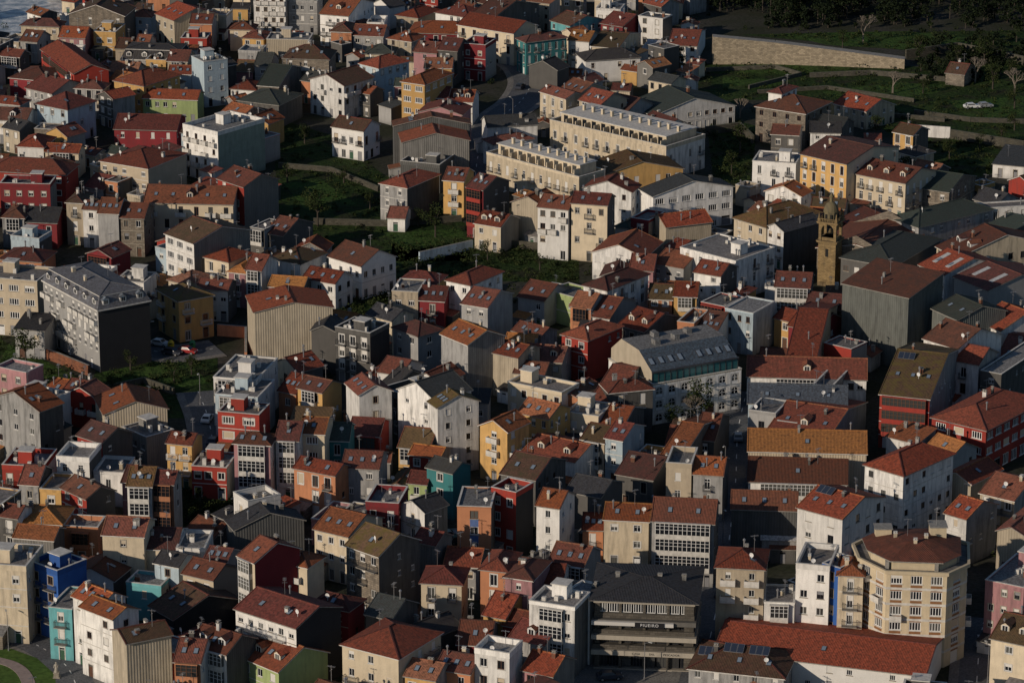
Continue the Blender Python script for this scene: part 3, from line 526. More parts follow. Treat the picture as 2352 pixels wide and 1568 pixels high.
TABLE="""
48 135 150 62 2 10 h c M L
158 285 292 38 3 10 r s B L N
215 265 270 82 2 10 f y A L
358 400 502 48 2.5 55 l C R L
440 520 535 40 2 10 l c R L
582 655 662 -12 4 8 f w A L b
662 728 735 8 3 8 f g A L
557 605 614 90 2 15 h y R L
612 710 715 94 2 5 f C A N
735 800 860 38 3 20 l w R L
790 882 885 60 2 5 l w M L
760 880 885 84 2 10 l g R L
910 960 1010 42 2 30 h b M L
938 1085 1095 80 2 8 h r R L
1000 1130 1240 45 3 35 l b M L
1050 1180 1190 78 3 35 l c M L T
1187 1208 1302 98 3 62 h t M A T
1265 1310 1385 60 2 50 l i B A
1135 1230 1260 -5 2 10 f g A L
1240 1340 1345 -2 2 8 f b A L
1305 1420 1470 112 2 20 l c B L
1325 1345 1471 140 2 75 h w K R N
1470 1540 1560 124 1 20 m w W L
1535 1600 1620 107 1.5 10 l w R L
1380 1430 1490 62 2 35 l r M L
1215 1280 1300 162 2 35 r d K N
1060 1115 1125 112 3 20 l r M L
950 1050 1060 118 3 20 l d M L
135 195 200 88 2 10 l p M L
0 85 92 97 2 20 l g M L
-40 45 60 132 2 20 l d M L
278 420 440 140 1.5 8 M g K L dD
265 340 350 105 2 10 l c R L
440 468 523 145 4 60 f a A R
335 430 440 142 2 10 l b M L
95 170 250 170 3 66 l q R L
22 110 160 187 2 20 h r M L
60 120 200 216 2 40 l g M L
262 330 415 198 3 35 h y R A
328 453 468 230 2 8 l n R L
-30 45 60 242 2 20 h g M L
85 155 220 252 3 35 h a M A
-10 60 65 278 2 10 l w M L
540 620 625 152 2 10 l g K L
650 755 765 137 3 8 h s B L
530 640 700 200 2 15 l s K L
545 640 695 242 2 25 h d K N
712 790 858 198 3 38 r w B A b
826 870 940 157 3 45 h a R A
800 850 880 217 2 35 l d M L
762 835 872 302 2.5 30 l w B A
922 975 1040 195 4 30 h y O A S
975 1085 1090 235 2 10 l w R L
960 1060 1070 265 3 15 r p M N
900 905 1080 290 4 84 l D M N
915 925 1078 328 3.5 83 l E R N
1107 1120 1235 292 2.5 78 r w K R N
1110 1135 1225 332 2 60 h w R A
1240 1300 1340 228 3 50 l c M L T
1285 1330 1395 218 3 48 l b M L
1330 1380 1440 242 3 45 l b R L
1380 1440 1500 258 2 40 l d M L
1440 1500 1690 267 1.5 64 l w K R
1465 1520 1590 302 2 55 l w M A
1112 1330 1390 412 2.5 45 f c A A Tt
1255 1530 1620 345 2.5 42 f c A A Tt
1345 1380 1570 405 2 72 l y Y R
1470 1500 1685 452 3 66 l w K R S
1735 1850 1908 262 3 32 h s M A
1765 1795 1830 216 4 32 h w M A
1915 1990 2055 257 1.5 48 l b M A
2172 2215 2228 172 1 25 l s B N
1728 1828 1840 378 3 14 f w A L T
1837 1945 2065 378 4 42 l y M L T
1965 2080 2150 422 3 38 l c R A d
2060 2180 2240 442 2 30 l s K A
2225 2240 2400 482 3 78 f w A R T
2040 2110 2280 522 3 52 h g K A d
1930 2000 2105 532 2 60 l r M L s
2280 2352 2380 384 1 20 m w K L
1757 1840 1860 452 2 30 r w R L
1685 1760 1885 522 3 48 h c Y A
1760 1800 1885 532 3 48 r w K L
1560 1690 1780 602 3 42 f w A A N
1495 1530 1635 522 2 68 r C R N
1413 1490 1500 512 2 30 l r K L
1235 1305 1312 482 4 20 l w M L b
1312 1395 1412 472 4.5 15 l c M L b
1072 1110 1170 437 4 38 l r M L g
1018 1065 1075 417 3 15 l y M L b
873 935 1010 432 3 32 h g R L
1340 1450 1470 442 3 20 r w R L
1360 1480 1520 592 2 20 r w R L
1175 1250 1290 477 3 32 r C M N
1090 1150 1192 522 2 30 l c R L
920 1010 1060 387 2 20 l D K N
890 930 935 502 1 10 l w R L
262 405 415 300 2 5 l r M L N
420 500 610 312 4 40 f w A L b
40 180 195 352 2 10 l c R L
230 340 430 388 3 30 h b R L
-30 150 180 402 3 12 h q R L
0 115 130 432 3 5 f r A L
195 270 295 422 2 30 l o M L
330 535 540 470 3 5 l c R L s
500 560 640 430 4 48 l q M L
152 225 240 482 3 10 l w M L
225 330 335 502 3 8 l s M L
5 130 135 512 2 8 l r K L
380 445 577 560 4 48 l w B L S
25 90 120 557 2 20 f a A L
0 95 105 602 2 15 h o M L
200 255 300 592 2 30 r r M L
470 525 580 602 3 35 h c R L
525 600 608 622 3 20 l w M L
618 690 750 607 2.5 32 h w B A
575 650 720 542 2 30 l d M L
695 770 810 652 2 30 l w R A
755 830 910 612 2.5 45 l w M A
98 225 345 712 4.5 56 M g G L bd
-60 85 98 652 4 15 f b A L S
362 410 490 692 3 58 h y Y A b
215 330 360 652 2 15 l w M L
130 230 240 642 2 20 l w R L
568 585 765 718 4 78 l C M N
715 770 775 762 3 10 r d K N
770 850 895 775 3.5 30 f d A L
843 900 950 737 2.5 42 l c K N
918 1000 1025 652 2 20 h y M L
1025 1080 1155 655 3 35 h w R A
1060 1120 1178 707 3 28 l g R L
903 960 1015 772 3 48 h g M A
1013 1075 1160 792 4 52 l g R N
1123 1190 1240 822 3 34 l C R N
1200 1290 1296 832 2 15 l c R L d
900 1020 1025 692 2 10 l r M L
1190 1250 1310 692 2 32 l g M L
1255 1330 1380 692 2 42 l n R L
1340 1395 1490 667 3 38 h w M A
1490 1600 1605 682 2 8 l y R L
1380 1500 1510 622 2 10 l p M L
1500 1570 1630 617 2 32 l g R L
1610 1665 1710 707 3 35 f q A L g
1665 1730 1780 722 3 32 l a K L
1780 1860 1870 662 3 10 l w M L g
1850 1935 1948 712 2 16 l d M N
1310 1400 1460 732 2 25 l w R L
1420 1480 1570 762 2 42 l d R L
1290 1350 1430 782 3 38 h q R L d
1560 1640 1700 772 2 22 l d M L
1380 1400 1500 902 3 74 h d R R s
1165 1290 1330 908 3 32 f c A L
1180 1250 1270 862 2 15 l c R L
1932 2087 2165 685 5.2 38 m H M N F
2110 2170 2300 632 3.5 58 l w R L ps
2190 2270 2420 668 3.5 58 l g M N p
2140 2200 2310 735 4 60 l H K N s
2240 2300 2420 760 3 55 l w R L
2150 2200 2420 592 3 66 l c M A d
1930 2050 2160 612 2.5 32 h d K L
2120 2200 2300 802 4 48 l w M N
1778 1830 1870 742 2 40 l y R A
1810 1880 1940 762 2 36 l r R L
1715 1990 2010 872 2 5 l w R L
1740 1870 2010 842 2 12 l c R L
1718 1945 1952 932 2.5 5 l a G L S
1720 1830 1960 982 2 22 l g K L
1718 1990 2000 1042 2.6 4 l C O N
1760 1900 1990 1010 2 24 l g R N
2020 2135 2210 917 3.6 18 l q Y L gx
2138 2265 2400 988 3 38 h q R A S
2180 2300 2400 862 3 32 l d M L
2280 2352 2420 852 2 22 l w M L
1985 2075 2190 1092 5 42 h w R A
1718 1945 1975 1112 2 5 l w M L
2160 2230 2300 1112 3 40 r C M N
2170 2220 2290 1192 3 42 l w R L
2250 2330 2400 1150 3 36 l b R L
2290 2352 2420 1230 3 30 r C M N
1830 1935 2030 1192 4 38 l w R A x
1680 1830 1840 1172 3 5 l D M N s
1750 1830 1835 1242 1.2 5 m g W N
1645 1755 1760 1307 5 8 h b M L b
1755 1825 1828 1387 3 5 f w A L g
1828 1905 1925 1312 5 14 f w A L
1905 1930 1945 1312 5 40 f u A L
1925 1983 1985 1322 5 8 h c R L b
2262 2352 2420 1352 4 30 f p A A
2275 2360 2420 1482 3 30 l c B A
1387 1490 1500 1197 3 8 l c R L s
1497 1640 1648 1202 4 8 l g M L
1232 1285 1320 1167 4 22 l w R L
1340 1385 1388 1217 2 5 l o R L
1050 1128 1130 1167 4 5 f o A L cU
1128 1185 1225 1142 4 32 f q A L
920 975 1028 1177 3 44 r w K L N
840 915 920 1167 3 10 l r K L
890 980 1000 1112 2 15 l n M L
980 1040 1070 1087 3 35 l t K L
675 770 790 1092 3 28 l o R L
785 870 875 1077 3 8 l g R L
537 620 635 1022 4 10 h p M L g
633 685 690 1012 4 8 l w M L g
688 745 750 997 4 8 l c M L S
748 800 803 1012 3 5 l t K L T
500 595 620 955 3 14 f q A L S
494 592 632 915 3 14 f a A L
490 588 640 876 3.3 14 f w A L
640 740 785 902 3 32 l y R L
795 825 900 907 4 68 l w R R N
913 1000 1010 922 4 44 r w K L NF
985 1005 1100 936 4.6 64 l w Y R
880 900 995 892 2 50 l d K N
825 920 970 862 2 28 l w R L
950 1010 1065 882 2 36 r w M L
915 985 990 1032 2 15 l y B L
940 1010 1025 1052 2 20 l q R L
800 870 880 1002 2 10 l q M L
1102 1165 1215 992 3.5 36 r y O A b
1190 1260 1310 962 3 34 l y O A
1300 1430 1480 982 2 22 l d R L
1280 1400 1530 947 2 22 l d R L
1335 1430 1480 1012 3 28 l a M L
1200 1320 1390 1062 2 32 l w R N
1450 1560 1670 1062 2 22 l q O L
1530 1640 1675 1012 2 15 l d R L
1415 1500 1560 1102 2 26 l d M L
1530 1660 1670 1092 3 10 l g R L
1150 1230 1300 1102 3 28 l d B L
1300 1380 1430 1142 3 28 l d K N
-20 90 145 945 4 38 r g R L
-10 60 100 862 3 30 f p A L
100 190 230 902 2 26 l a R L
140 230 260 922 2 26 r q R L
220 240 385 952 3 74 l C R N
178 235 305 1017 3 40 l q M L
130 205 215 1062 3 10 l w M L
5 100 105 1082 2 8 f q A L
383 440 460 1022 3 16 l y R L
440 520 525 1077 2 10 l q M L
215 285 290 1092 2 8 f w A L
292 348 350 1117 4 5 l w Y L g
348 398 412 1112 4 10 l o M L g
45 140 172 1132 2 10 l y M L
50 225 240 1222 2 8 l o B L
20 100 120 1202 2 20 l w R L
235 330 335 1232 4 8 l c M L N
333 405 408 1262 3 5 l c M L
405 470 475 1267 3 5 f w A L
537 570 645 1162 3 58 f w A A
520 540 700 1217 3 68 l D K N
548 585 690 1292 5 48 l c M L g
722 800 880 1232 3 32 l c O L
715 840 875 1192 2 22 l c R L
650 705 735 1302 4 28 h c R L b
795 870 965 1277 4 42 l s Y L
950 1000 1025 1252 3 30 l E M N
1020 1100 1120 1302 2 10 l g R L
967 1060 1075 1342 3 8 h c M L
965 1060 1062 1412 1 5 l b M L
1103 1165 1175 1312 4 15 h o R L
1160 1222 1230 1332 4 20 h p R L
1218 1290 1300 1342 3 10 l w M L
1260 1340 1380 1302 3 22 l d M L
1215 1320 1355 1402 4 22 f w A L g
1300 1355 1370 1372 4 30 f w A L g
1110 1200 1240 1442 2 26 l q R L
1050 1125 1130 1482 2 8 l r R L
540 680 785 1442 4 38 l w M L b
345 400 560 1422 2 52 l k B N
420 490 545 1332 3 30 l c M L
290 370 390 1352 2 16 f i A L
355 410 440 1302 3 26 l a K L
65 132 200 1322 4 40 f u A L
160 260 270 1334 2 20 r w M L
-40 60 68 1312 4.4 10 f c A L
112 165 168 1402 3 15 f i A L
168 230 260 1392 4 42 l w R A
185 260 300 1422 4 42 l w M A
258 290 395 1477 4 62 r C B N
325 400 440 1502 2.5 32 f q A L
400 460 470 1522 3 10 l o R L
435 520 590 1502 3 34 l w M L
555 640 755 1542 2 44 l n R L
715 800 830 1402 3 26 h r M L
785 915 1015 1512 3 32 h c M A b
1090 1170 1200 1512 3 22 f w A L
1170 1250 1310 1482 2 32 l g M L
1200 1270 1320 1552 2 28 l p R L
1000 1080 1120 1547 2 22 l o R L
930 1000 1040 1562 2 22 l y O L
920 980 1060 1467 2 46 r d K N
840 900 960 1422 3 30 l d K N
1580 1800 1830 1557 1.5 15 h g B L x
-60 40 60 1190 3 20 l d M L
470 520 540 1290 3 20 l g M L
600 650 700 1430 2 30 l d M L
"""
SEC={'568 585':'C','98 225':'k','540 680':'k','548 585':'r','795 870':'d','1072 1110':'d','380 445':'E','420 500':'e','1760 1800':'D','1837 1945':'c','292 348':'g','980 1040':'t','873 935':'d','1128 1185':'k','2020 2135':'g','1013 1075':'E','1312 1395':'d','1497 1640':'d','1255 1530':'w','770 850':'k','1932 2087':'H','913 1000':'w','985 1005':'w','795 825':'w','358 400':'C','95 170':'q','65 132':'u'}
KEEP={'330 535','675 770','1387 1490','1497 1640','540 680','1718 1945','1715 1990','913 1000','328 453'}
nidx=0
for ln in TABLE.strip().splitlines():
    t=ln.split(); nidx+=1
    xl,xc,xr,yc=map(float,t[:4]); fl=float(t[4]); a=float(t[5]); kind,wc,tone,face=t[6:10]; fg=t[10] if len(t)>10 else ''
    key=t[0]+' '+t[1]; w2=SEC.get(key)
    if not w2:
        w2=wc if face!='L' or random.Random(nidx).random()<.6 else random.Random(nidx+5).choice(['g','E','D','g','w','d'])
    rs=random.Random(nidx*31+7)
    if tone=='M' and rs.random()<.22 and key not in KEEP: tone='R'
    if kind=='l' and face=='L' and not fg and a<=36 and fl<=3 and (xc-xl)>72+ (yc>900)*14 and key not in KEEP:
        f_=rs.uniform(.4,.6); xm=xl+(xc-xl)*f_; sp_=math.sin(math.atan((yc-784)/F)+PITCH)
        yl=yc-(xc-xm)*math.tan(R(a))*sp_
        building(xm+2,xc,xr,yc,fl,a,kind,wc,w2,tone,face,fg,seed=nidx)
        wc_=rs.choice([wc,'w','c','g','y','p','b','w','o']); to_=rs.choice([tone,'R','R','M','B','O'])
        dfl=rs.choice([-.6,-.4,.35,.5]); yl+=-dfl*2.9*(F/G(xm,yl)[1])*.94+rs.uniform(-5,4)
        building(xl,xm-2,xm-2,yl,fl+dfl,a,rs.choice('llhrf'),wc_,rs.choice([wc_,'g','d']),to_,face,'',seed=nidx+400)
    else: building(xl,xc,xr,yc,fl,a,kind,wc,w2,tone,face,fg,seed=nidx)
# ---------------------------------------------------------------- civic building with arcaded front
e,ro,w,d,H=building(1395,1500,1705,885,2.7,62,'f','C','w','A','R','QF',seed=901,name='civic_building',group=None,label='pale arcaded civic building with dark glazed blue-grey roof')
m=M(); prof=[(w/2-.9,0.1),(w/2-.9,2.3),(w/2-6.2,5.4),(-w/2+4.5,5.7),(-w/2+.5,2.6),(-w/2+.5,.1)]; y0,y1=-d/2+.3,d/2-.3
for i in range(5):
    (xa,za),(xb,zb)=prof[i],prof[i+1]; l=math.hypot(xb-xa,zb-za)
    m.poly([(xa,y0,H+za),(xa,y1,H+za),(xb,y1,H+zb),(xb,y0,H+zb)],{0:1,1:0,2:3,3:0,4:2}[i],[(y0,0),(y1,0),(y1,l),(y0,l)])
m.poly([(x,y0,H+z) for x,z in prof][::-1],2); m.poly([(x,y1,H+z) for x,z in prof],2)
m.box(w/2-1.0,w/2-.55,y0-.1,y1+.1,H+2.2,H+2.45,4)
for k in range(15):
    y=y0+(y1-y0)*k/14; m.box(w/2-.95,w/2-.82,y-.06,y+.06,H+.1,H+2.2,4)
for x,y in((0,0),(-2,4),(1,-5),(-3,-3)): m.box(x-.8,x+.8,y-.6,y+.6,H+5.4,H+6.5,3)
gr=obj('roof',m.mesh('roof',[TM('V'),tealglass,WM('C'),TM('A'),frameK]),e,label='dark blue-grey metal roof with teal glazed band')
sl=math.atan2(3.1,5.3)
for k in range(9):
    y=y0+(y1-y0)*(k+.5)/9
    if k==4: continue
    o_=obj('skylight',SKYL,gr,(w/2-3.2,y,H+3.72),0,(1.3,1.5,1)); o_.rotation_euler=(sl,0,R(90))
# market building with sign
P,t=G(1595,1372,13.2); s=F/t; w=230/s; d=15.0; a=R(6)
ux=Vector((math.cos(a),-math.sin(a),0)); uy=Vector((math.sin(a),math.cos(a),0)); C=Vector((P.x,P.y,0))-ux*w/2+uy*d/2; FOOT.append((C.x,C.y,a,w/2,d/2)); H=12.4
e=obj('market_building',None,None,C,-a,label='dark banded granite market building with low roof and shop sign',cat='market building')
m=M(); y0=-d/2
m.box(-w/2+.9,w/2-.9,y0+1.2,d/2,-.5,H-.4,3)
for z0,z1,pr,mt in((0,.25,.2,0),(2.9,3.75,1.1,0),(3.75,4.5,.5,2),(5.6,6.4,1.1,0),(6.4,7.1,.3,2),(8.3,9.1,.9,1),(9.1,10.0,.1,2),(11.8,12.4,.35,0)):
    m.box(-w/2-pr*.4,w/2+pr*.4,y0-pr,d/2-.02,z0,z1,mt)
for k in range(5):
    x=-w/2+.3+(w-.6)*k/4; m.box(x-.22,x+.22,y0+.02,y0+.5,.25,11.8,2)
m.box(w/2-1.6,w/2-.05,y0+.03,d/2-.1,.2,11.8,2); m.box(-w/2+.05,-w/2+.9,y0+.03,d/2-.1,.2,11.8,2)
obj('wall',m.mesh('wall',[wall_mat('aged_concrete',(.50,.45,.37),.35),wall_mat('dark_fascia',(.17,.16,.145),.5),wall_mat('dark_granite',(.13,.115,.095),.5,'stone'),simple('shaded_interior',(.015,.015,.017),.9)]),e)
SW=win_mesh(frameK,shutG,0,4,0)
for z,hh,me_ in [(.3,2.5,SHOP),(4.55,1.0,SW),(7.15,1.1,SW),(10.05,1.7,STRIP)]:
    for k in range(8):
        x=-w/2+.3+(w-.6)*(k+.5)/8; ww=(w-.6)/8-.3
        obj('window',me_,e,(x,y0+(.62 if z<10 else .3),z),0,(ww,1,hh))
rm,_,_,_,_=roof('h',w,d,H,random.Random(4),'K',.9); ro=obj('roof',rm,e,(0,0,H*.55),0,(1,1,.45))
for x in(-5,2,6): obj('chimney',CHIM[2],ro,(x,1,H+1.6))
m=M(); m.box(-w/2-.4,w*.3,-1.5,-.96,0,.62,0); obj('canopy',m.mesh('canopy',[simple('pale_fascia',(.55,.53,.5),.6)]),e,(0,y0,8.35),label='pale projecting fascia band')
m=M(); m.box(-2.4,2.4,-.14,0,-.1,.75,0); sg=obj('sign',m.mesh('sign',[simple('sign_black',(.015,.015,.018),.4)]),e,(w*.06,y0-1.52,8.33),label='black shop sign with white lettering')
def text(s,size,par,loc,mat,sc=1.0):
    c=D.curves.new('lettering','FONT'); c.body=s; c.size=size; c.align_x='CENTER'; c.align_y='CENTER'; c.extrude=.015; c.space_character=sc
    o=D.objects.new('tmp',c); COL.objects.link(o); bpy.context.view_layer.update()
    me=D.meshes.new_from_object(o.evaluated_get(bpy.context.evaluated_depsgraph_get())); D.objects.remove(o); me.materials.clear(); me.materials.append(mat)
    q=obj('lettering',me,par,loc); q.rotation_euler=(R(90),0,0); return q
text('PIUEIRO',.70,sg,(0,-.16,.33),simple('sign_letter_paint',(.65,.65,.65),.6),1.22)
for s_,x in(('CASA',-1.2),('DEL',1.4),('PESCADOR',4.6)): text(s_,.5,e,(x,y0-1.13,3.32),iron,1.1)
# long parish hall roof
e,ro,w,d,H=building(1630,2125,2165,1552,1.5,17,'l','w','w','R','L','N',seed=903,name='church_hall',group=None,label='long low white hall with weathered red tiled roof')
# ---------------------------------------------------------------- faceted tower block with brown bays
def poly_block():
    H=5.5*2.9+.4; P,t=G(2110,1318,H); s=F/t
    pts=[(-9.0,3.0),(-5.2,-2.6),(4.6,-3.6),(8.4,.4),(9.4,9.5),(4,14),(-5,14),(-9.4,9)]
    e=obj('apartment_building',None,None,(P.x,P.y+3,0),0,label='tall faceted cream apartment block with brown window bays',cat='apartment building')
    FOOT.append((P.x,P.y+8,0,10,9)); rnd=random.Random(77); m=M()
    cream=wall_mat('block_cream',(.62,.52,.36),.2)
    st=dict(ow=1.9,oh=1.5,pit=2.6,tall=False,skip=0,sur=False,band=2)
    n=len(pts); outs=[]
    for i in range(n):
        a=Vector((*pts[i],0)); b=Vector((*pts[(i+1)%n],0)); u=(b-a); L=u.length; u.normalize(); nn=Vector((u.y,-u.x,0)); o=[]
        facade(m,a,u,nn,L,H,6,0,rnd,st if i<4 else dict(st,band=1),i<4 or i==n-1,0,o); outs.append((math.atan2(u.y,u.x),nn,u,o))
    obj('wall',m.mesh('wall',[cream,cream,trimW,brown]),e)
    for ang,nn,u,o in outs:
        for (fc,uu,z0,ww,hh,flr,kd,p) in o:
            kd2='shop' if kd=='door' else kd
            put_opening(e,rnd,ang,ww,hh,kd2,p,0,[0,1,2],'S' if flr>0 else '')
            if flr>0 and rnd.random()<.22: obj('balcony',balc_mesh(2.2,0),e,Vector(p)+nn*.18+Vector((0,0,flr*(H/6)+.1-p[2])),ang)
    r=M()
    def ring(sc,z,cy=5.2): return [(x*sc,(y-cy)*sc+cy,z) for x,y in pts]
    def band(A,B,mt):
        for i in range(n):
            j=(i+1)%n; r.poly([A[i],A[j],B[j],B[i]],mt,[(0,A[i][2]),(6,A[i][2]),(6,B[i][2]+2),(0,B[i][2]+2)])
    c0=ring(1.0,H);c1=ring(1.05,H);c2=ring(1.05,H+.6);c3=ring(1.0,H+.6);c4=ring(1.0,H+.1)
    band(c0,c1,1);band(c1,c2,1);band(c2,c3,1);band(c3,c4,1); r.poly(c4,3)
    w0=ring(.80,H+.1);w1=ring(.80,H+1.7);band(w0,w1,1); e0=ring(.88,H+1.6);e1=ring(.88,H+1.76);band(w1,e0,2);band(e0,e1,2)
    t1=ring(.22,H+3.2); band(e1,t1,0); r.poly(t1,0)
    r.box(3.0,5.6,7,10,H+.2,H+4.2,1); r.box(2.8,5.8,6.8,10.2,H+4.2,H+4.35,2); r.box(-6,-3.4,8,10.5,H+.2,H+3.5,1); r.box(-6.2,-3.2,7.8,10.7,H+3.5,H+3.62,2)
    for x,y in((-5,-1),(3,-2),(6.9,2)): r.box(x-.3,x+.3,y-.3,y+.3,H+.1,H+1.6,2)
    ro=obj('roof',r.mesh('roof',[TM('M'),cream,trimC,TM('A')]),e)
    for x,y in((-3,6),(0,3),(2,5)): obj('chimney',CHIM[3],ro,(x,y,H+2.9),0,(.8,.8,.7))
    obj('antenna',ANT,ro,(-1,6,H+3.3)); obj('antenna',ANT,ro,(4,8,H+4.4),1)
poly_block()
# ---------------------------------------------------------------- church
P,t=G(1904,652)
e=obj('church',None,None,P,R(-25),label='granite baroque church bell tower with dome and nave',cat='church')
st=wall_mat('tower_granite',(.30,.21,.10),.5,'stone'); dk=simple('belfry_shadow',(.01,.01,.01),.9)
m=M(); q=2.6
m.box(-q,q,-q,q,-.5,12,0)
for z,ex,h in((5.8,.15,.3),(12,.4,.35),(12.35,.55,.25),(17.2,.4,.3),(17.5,.55,.25)): m.box(-q-ex,q+ex,-q-ex,q+ex,z,z+h,0)
for sx in(-1,1):
    for sy in(-1,1): 
        m.box(sx*q-(.75 if sx>0 else 0),sx*q+(0 if sx>0 else .75),sy*q-(.75 if sy>0 else 0),sy*q+(0 if sy>0 else .75),12.6,17.2,0)
        m.box(sx*q*.98-.35,sx*q*.98+.35,sy*q*.98-.35,sy*q*.98+.35,17.75,18.6,0); m.cyl(sx*q*.98,sy*q*.98,18.6,20.2,.32,.04,8,0)
m.box(-q+.76,q-.76,-q+.3,q-.3,12.6,13.4,0); m.box(-q+.3,q-.3,-q+.76,q-.76,12.6,13.4,0)
for s_ in(-1,1):
    n=10; r=q-.75; zc=15.3
    for k in range(n):
        a0,a1=math.pi*k/n,math.pi*(k+1)/n
        x0,x1=r*math.cos(a0),r*math.cos(a1); z0,z1=zc+r*math.sin(a0)*.95,zc+r*math.sin(a1)*.95
        m.poly([(x0,s_*q*.99,z0),(x1,s_*q*.99,z1),(x1,s_*q*.99,17.2),(x0,s_*q*.99,17.2)],0); m.poly([(s_*q*.99,x0,z0),(s_*q*.99,x1,z1),(s_*q*.99,x1,17.2),(s_*q*.99,x0,17.2)],0)
m.poly([(-q,-q,17.15),(q,-q,17.15),(q,q,17.15),(-q,q,17.15)],0)
for s_ in(-1,1):
    for k in range(9):
        x=-q+.5+k*(2*q-1)/8; m.box(x-.1,x+.1,s_*q-.1,s_*q+.1,17.75,18.5,0); m.box(s_*q-.1,s_*q+.1,x-.1,x+.1,17.75,18.5,0)
    m.box(-q+.36,q-.36,s_*q-.16,s_*q+.16,18.5,18.65,0); m.box(s_*q-.16,s_*q+.16,-q+.36,q-.36,18.5,18.65,0)
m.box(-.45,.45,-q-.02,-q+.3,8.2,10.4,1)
TS=(.78,.78,.83)
obj('tower',m.mesh('tower',[st,dk]),e,sc=TS)
m=M(); m.cyl(0,0,17.75,20.0,2.0,2.0,8,0); m.cyl(0,0,20.0,20.3,2.3,2.3,8,0)
pr=2.1;z=20.3
for k in range(1,8):
    a0=math.pi/2*k/8; r=2.1*math.cos(a0); zz=20.3+2.5*math.sin(a0); m.cyl(0,0,z,zz,pr,r,16,0,False); pr,z=r,zz
m.cyl(0,0,z-.05,z+1.3,.5,.5,8,0); m.cyl(0,0,z+1.3,z+1.6,.7,.7,8,0); m.cyl(0,0,z+1.6,z+2.5,.5,.05,8,0)
m.beam((0,0,z+2.4),(0,0,z+3.7),.1,1); m.beam((-.4,0,z+3.2),(.4,0,z+3.2),.1,1)
for k in range(8):
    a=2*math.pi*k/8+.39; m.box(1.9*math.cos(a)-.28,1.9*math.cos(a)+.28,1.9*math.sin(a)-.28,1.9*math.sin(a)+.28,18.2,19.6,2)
obj('dome',m.mesh('dome',[wall_mat('dome_granite',(.22,.18,.10),.6,'plain'),iron,dk]),e,sc=TS)
m=M(); m.cyl(0,0,14.4,15.4,.75,.3,12,0); obj('bell',m.mesh('bell',[simple('bronze',(.08,.06,.03),.5,.7)]),e,sc=TS)
m=M(); m.box(-4,14,2.8,24,-.5,7,0); m.poly([(-4,2.8,7),(14,2.8,7),(5,2.8,11)],0); m.poly([(14,24,7),(-4,24,7),(5,24,11)],0); obj('nave',m.mesh('nave',[WM('s')]),e)
rm,_,_,_,_=roof('r',18,21.2,7,random.Random(1),'M'); obj('roof',rm,e,(5,13.4,0))
FOOT.append((P.x+4,P.y+10,0,12,14))
# ---------------------------------------------------------------- ground, roads, fields
def gmat(n,c1,c2,sc=.08,sc2=1.2,rough=.95,c3=None):
    m,nt,b=newmat(n); L=nt.links; tc=N(nt,'ShaderNodeTexCoord')
    a=N(nt,'ShaderNodeTexNoise'); a.inputs['Scale'].default_value=sc; a.inputs['Detail'].default_value=8; L.new(tc.outputs['Object'],a.inputs['Vector'])
    b2=N(nt,'ShaderNodeTexNoise'); b2.inputs['Scale'].default_value=sc2; b2.inputs['Detail'].default_value=6; L.new(tc.outputs['Object'],b2.inputs['Vector'])
    col=mixc(nt,ramp(nt,a.outputs[0],.4,.62),c1,c2); 
    if c3:
        c=N(nt,'ShaderNodeTexNoise'); c.inputs['Scale'].default_value=sc*2.7; c.inputs['Detail'].default_value=7; L.new(tc.outputs['Object'],c.inputs['Vector']); col=mixc(nt,ramp(nt,c.outputs[0],.5,.62),col,c3)
    col=mixc(nt,mth(nt,'MULTIPLY',ramp(nt,b2.outputs[0],.35,.7),.65),col,tuple(x*.35 for x in c1))
    bp=N(nt,'ShaderNodeBump'); bp.inputs['Strength'].default_value=1; bp.inputs['Distance'].default_value=.5 if c3 else .05; L.new(b2.outputs[0],bp.inputs['Height']); L.new(bp.outputs[0],b.inputs['Normal'])
    L.new(col,b.inputs['Base Color']); b.inputs['Roughness'].default_value=rough; b.inputs['Specular IOR Level'].default_value=.1; return m
gm=gmat('town_ground',(.04,.045,.028),(.065,.062,.055))
grass=gmat('grass_cover',(.022,.044,.011),(.038,.066,.016),.06,.9,.95,(.032,.034,.018))
grass2=gmat('meadow_grass',(.042,.086,.018),(.058,.104,.024),.06,.9,.95,(.042,.062,.02))
asph=gmat('asphalt',(.12,.125,.135),(.15,.155,.165),.2,3,.85); pave=gmat('paving_slabs',(.20,.19,.18),(.26,.25,.23),.3,3,.85)
paint=simple('road_marking_paint',(.7,.7,.68),.7)
m=M(); m.poly([(-4000,-200,0),(4000,-200,0),(4000,9000,0),(-4000,9000,0)],0); obj('ground',m.mesh('ground',[gm]),kind='structure')
wm_,nt,b=newmat('sea_water'); b.inputs['Roughness'].default_value=.35
tc=N(nt,'ShaderNodeTexCoord'); nz=N(nt,'ShaderNodeTexNoise'); nz.inputs['Scale'].default_value=.35; nz.inputs['Detail'].default_value=5; nt.links.new(tc.outputs['Object'],nz.inputs['Vector'])
bp=N(nt,'ShaderNodeBump'); bp.inputs['Strength'].default_value=1; bp.inputs['Distance'].default_value=.6; nt.links.new(nz.outputs[0],bp.inputs['Height']); nt.links.new(bp.outputs[0],b.inputs['Normal'])
nt.links.new(mixc(nt,ramp(nt,nz.outputs[0],.40,.60),(.24,.29,.35),(.6,.62,.64)),b.inputs['Base Color'])  # pale sky reflection and glitter painted into the base colour along the ripples
m=M(); m.poly([(-160,965,.03),(-140,983,.03),(-126,1020,.03),(-110,1100,.03),(100,1500,.03),(900,3000,.03),(900,8500,.03),(-3900,8500,.03),(-3900,700,.03)],0); obj('sea',m.mesh('sea',[wm_]),kind='structure')
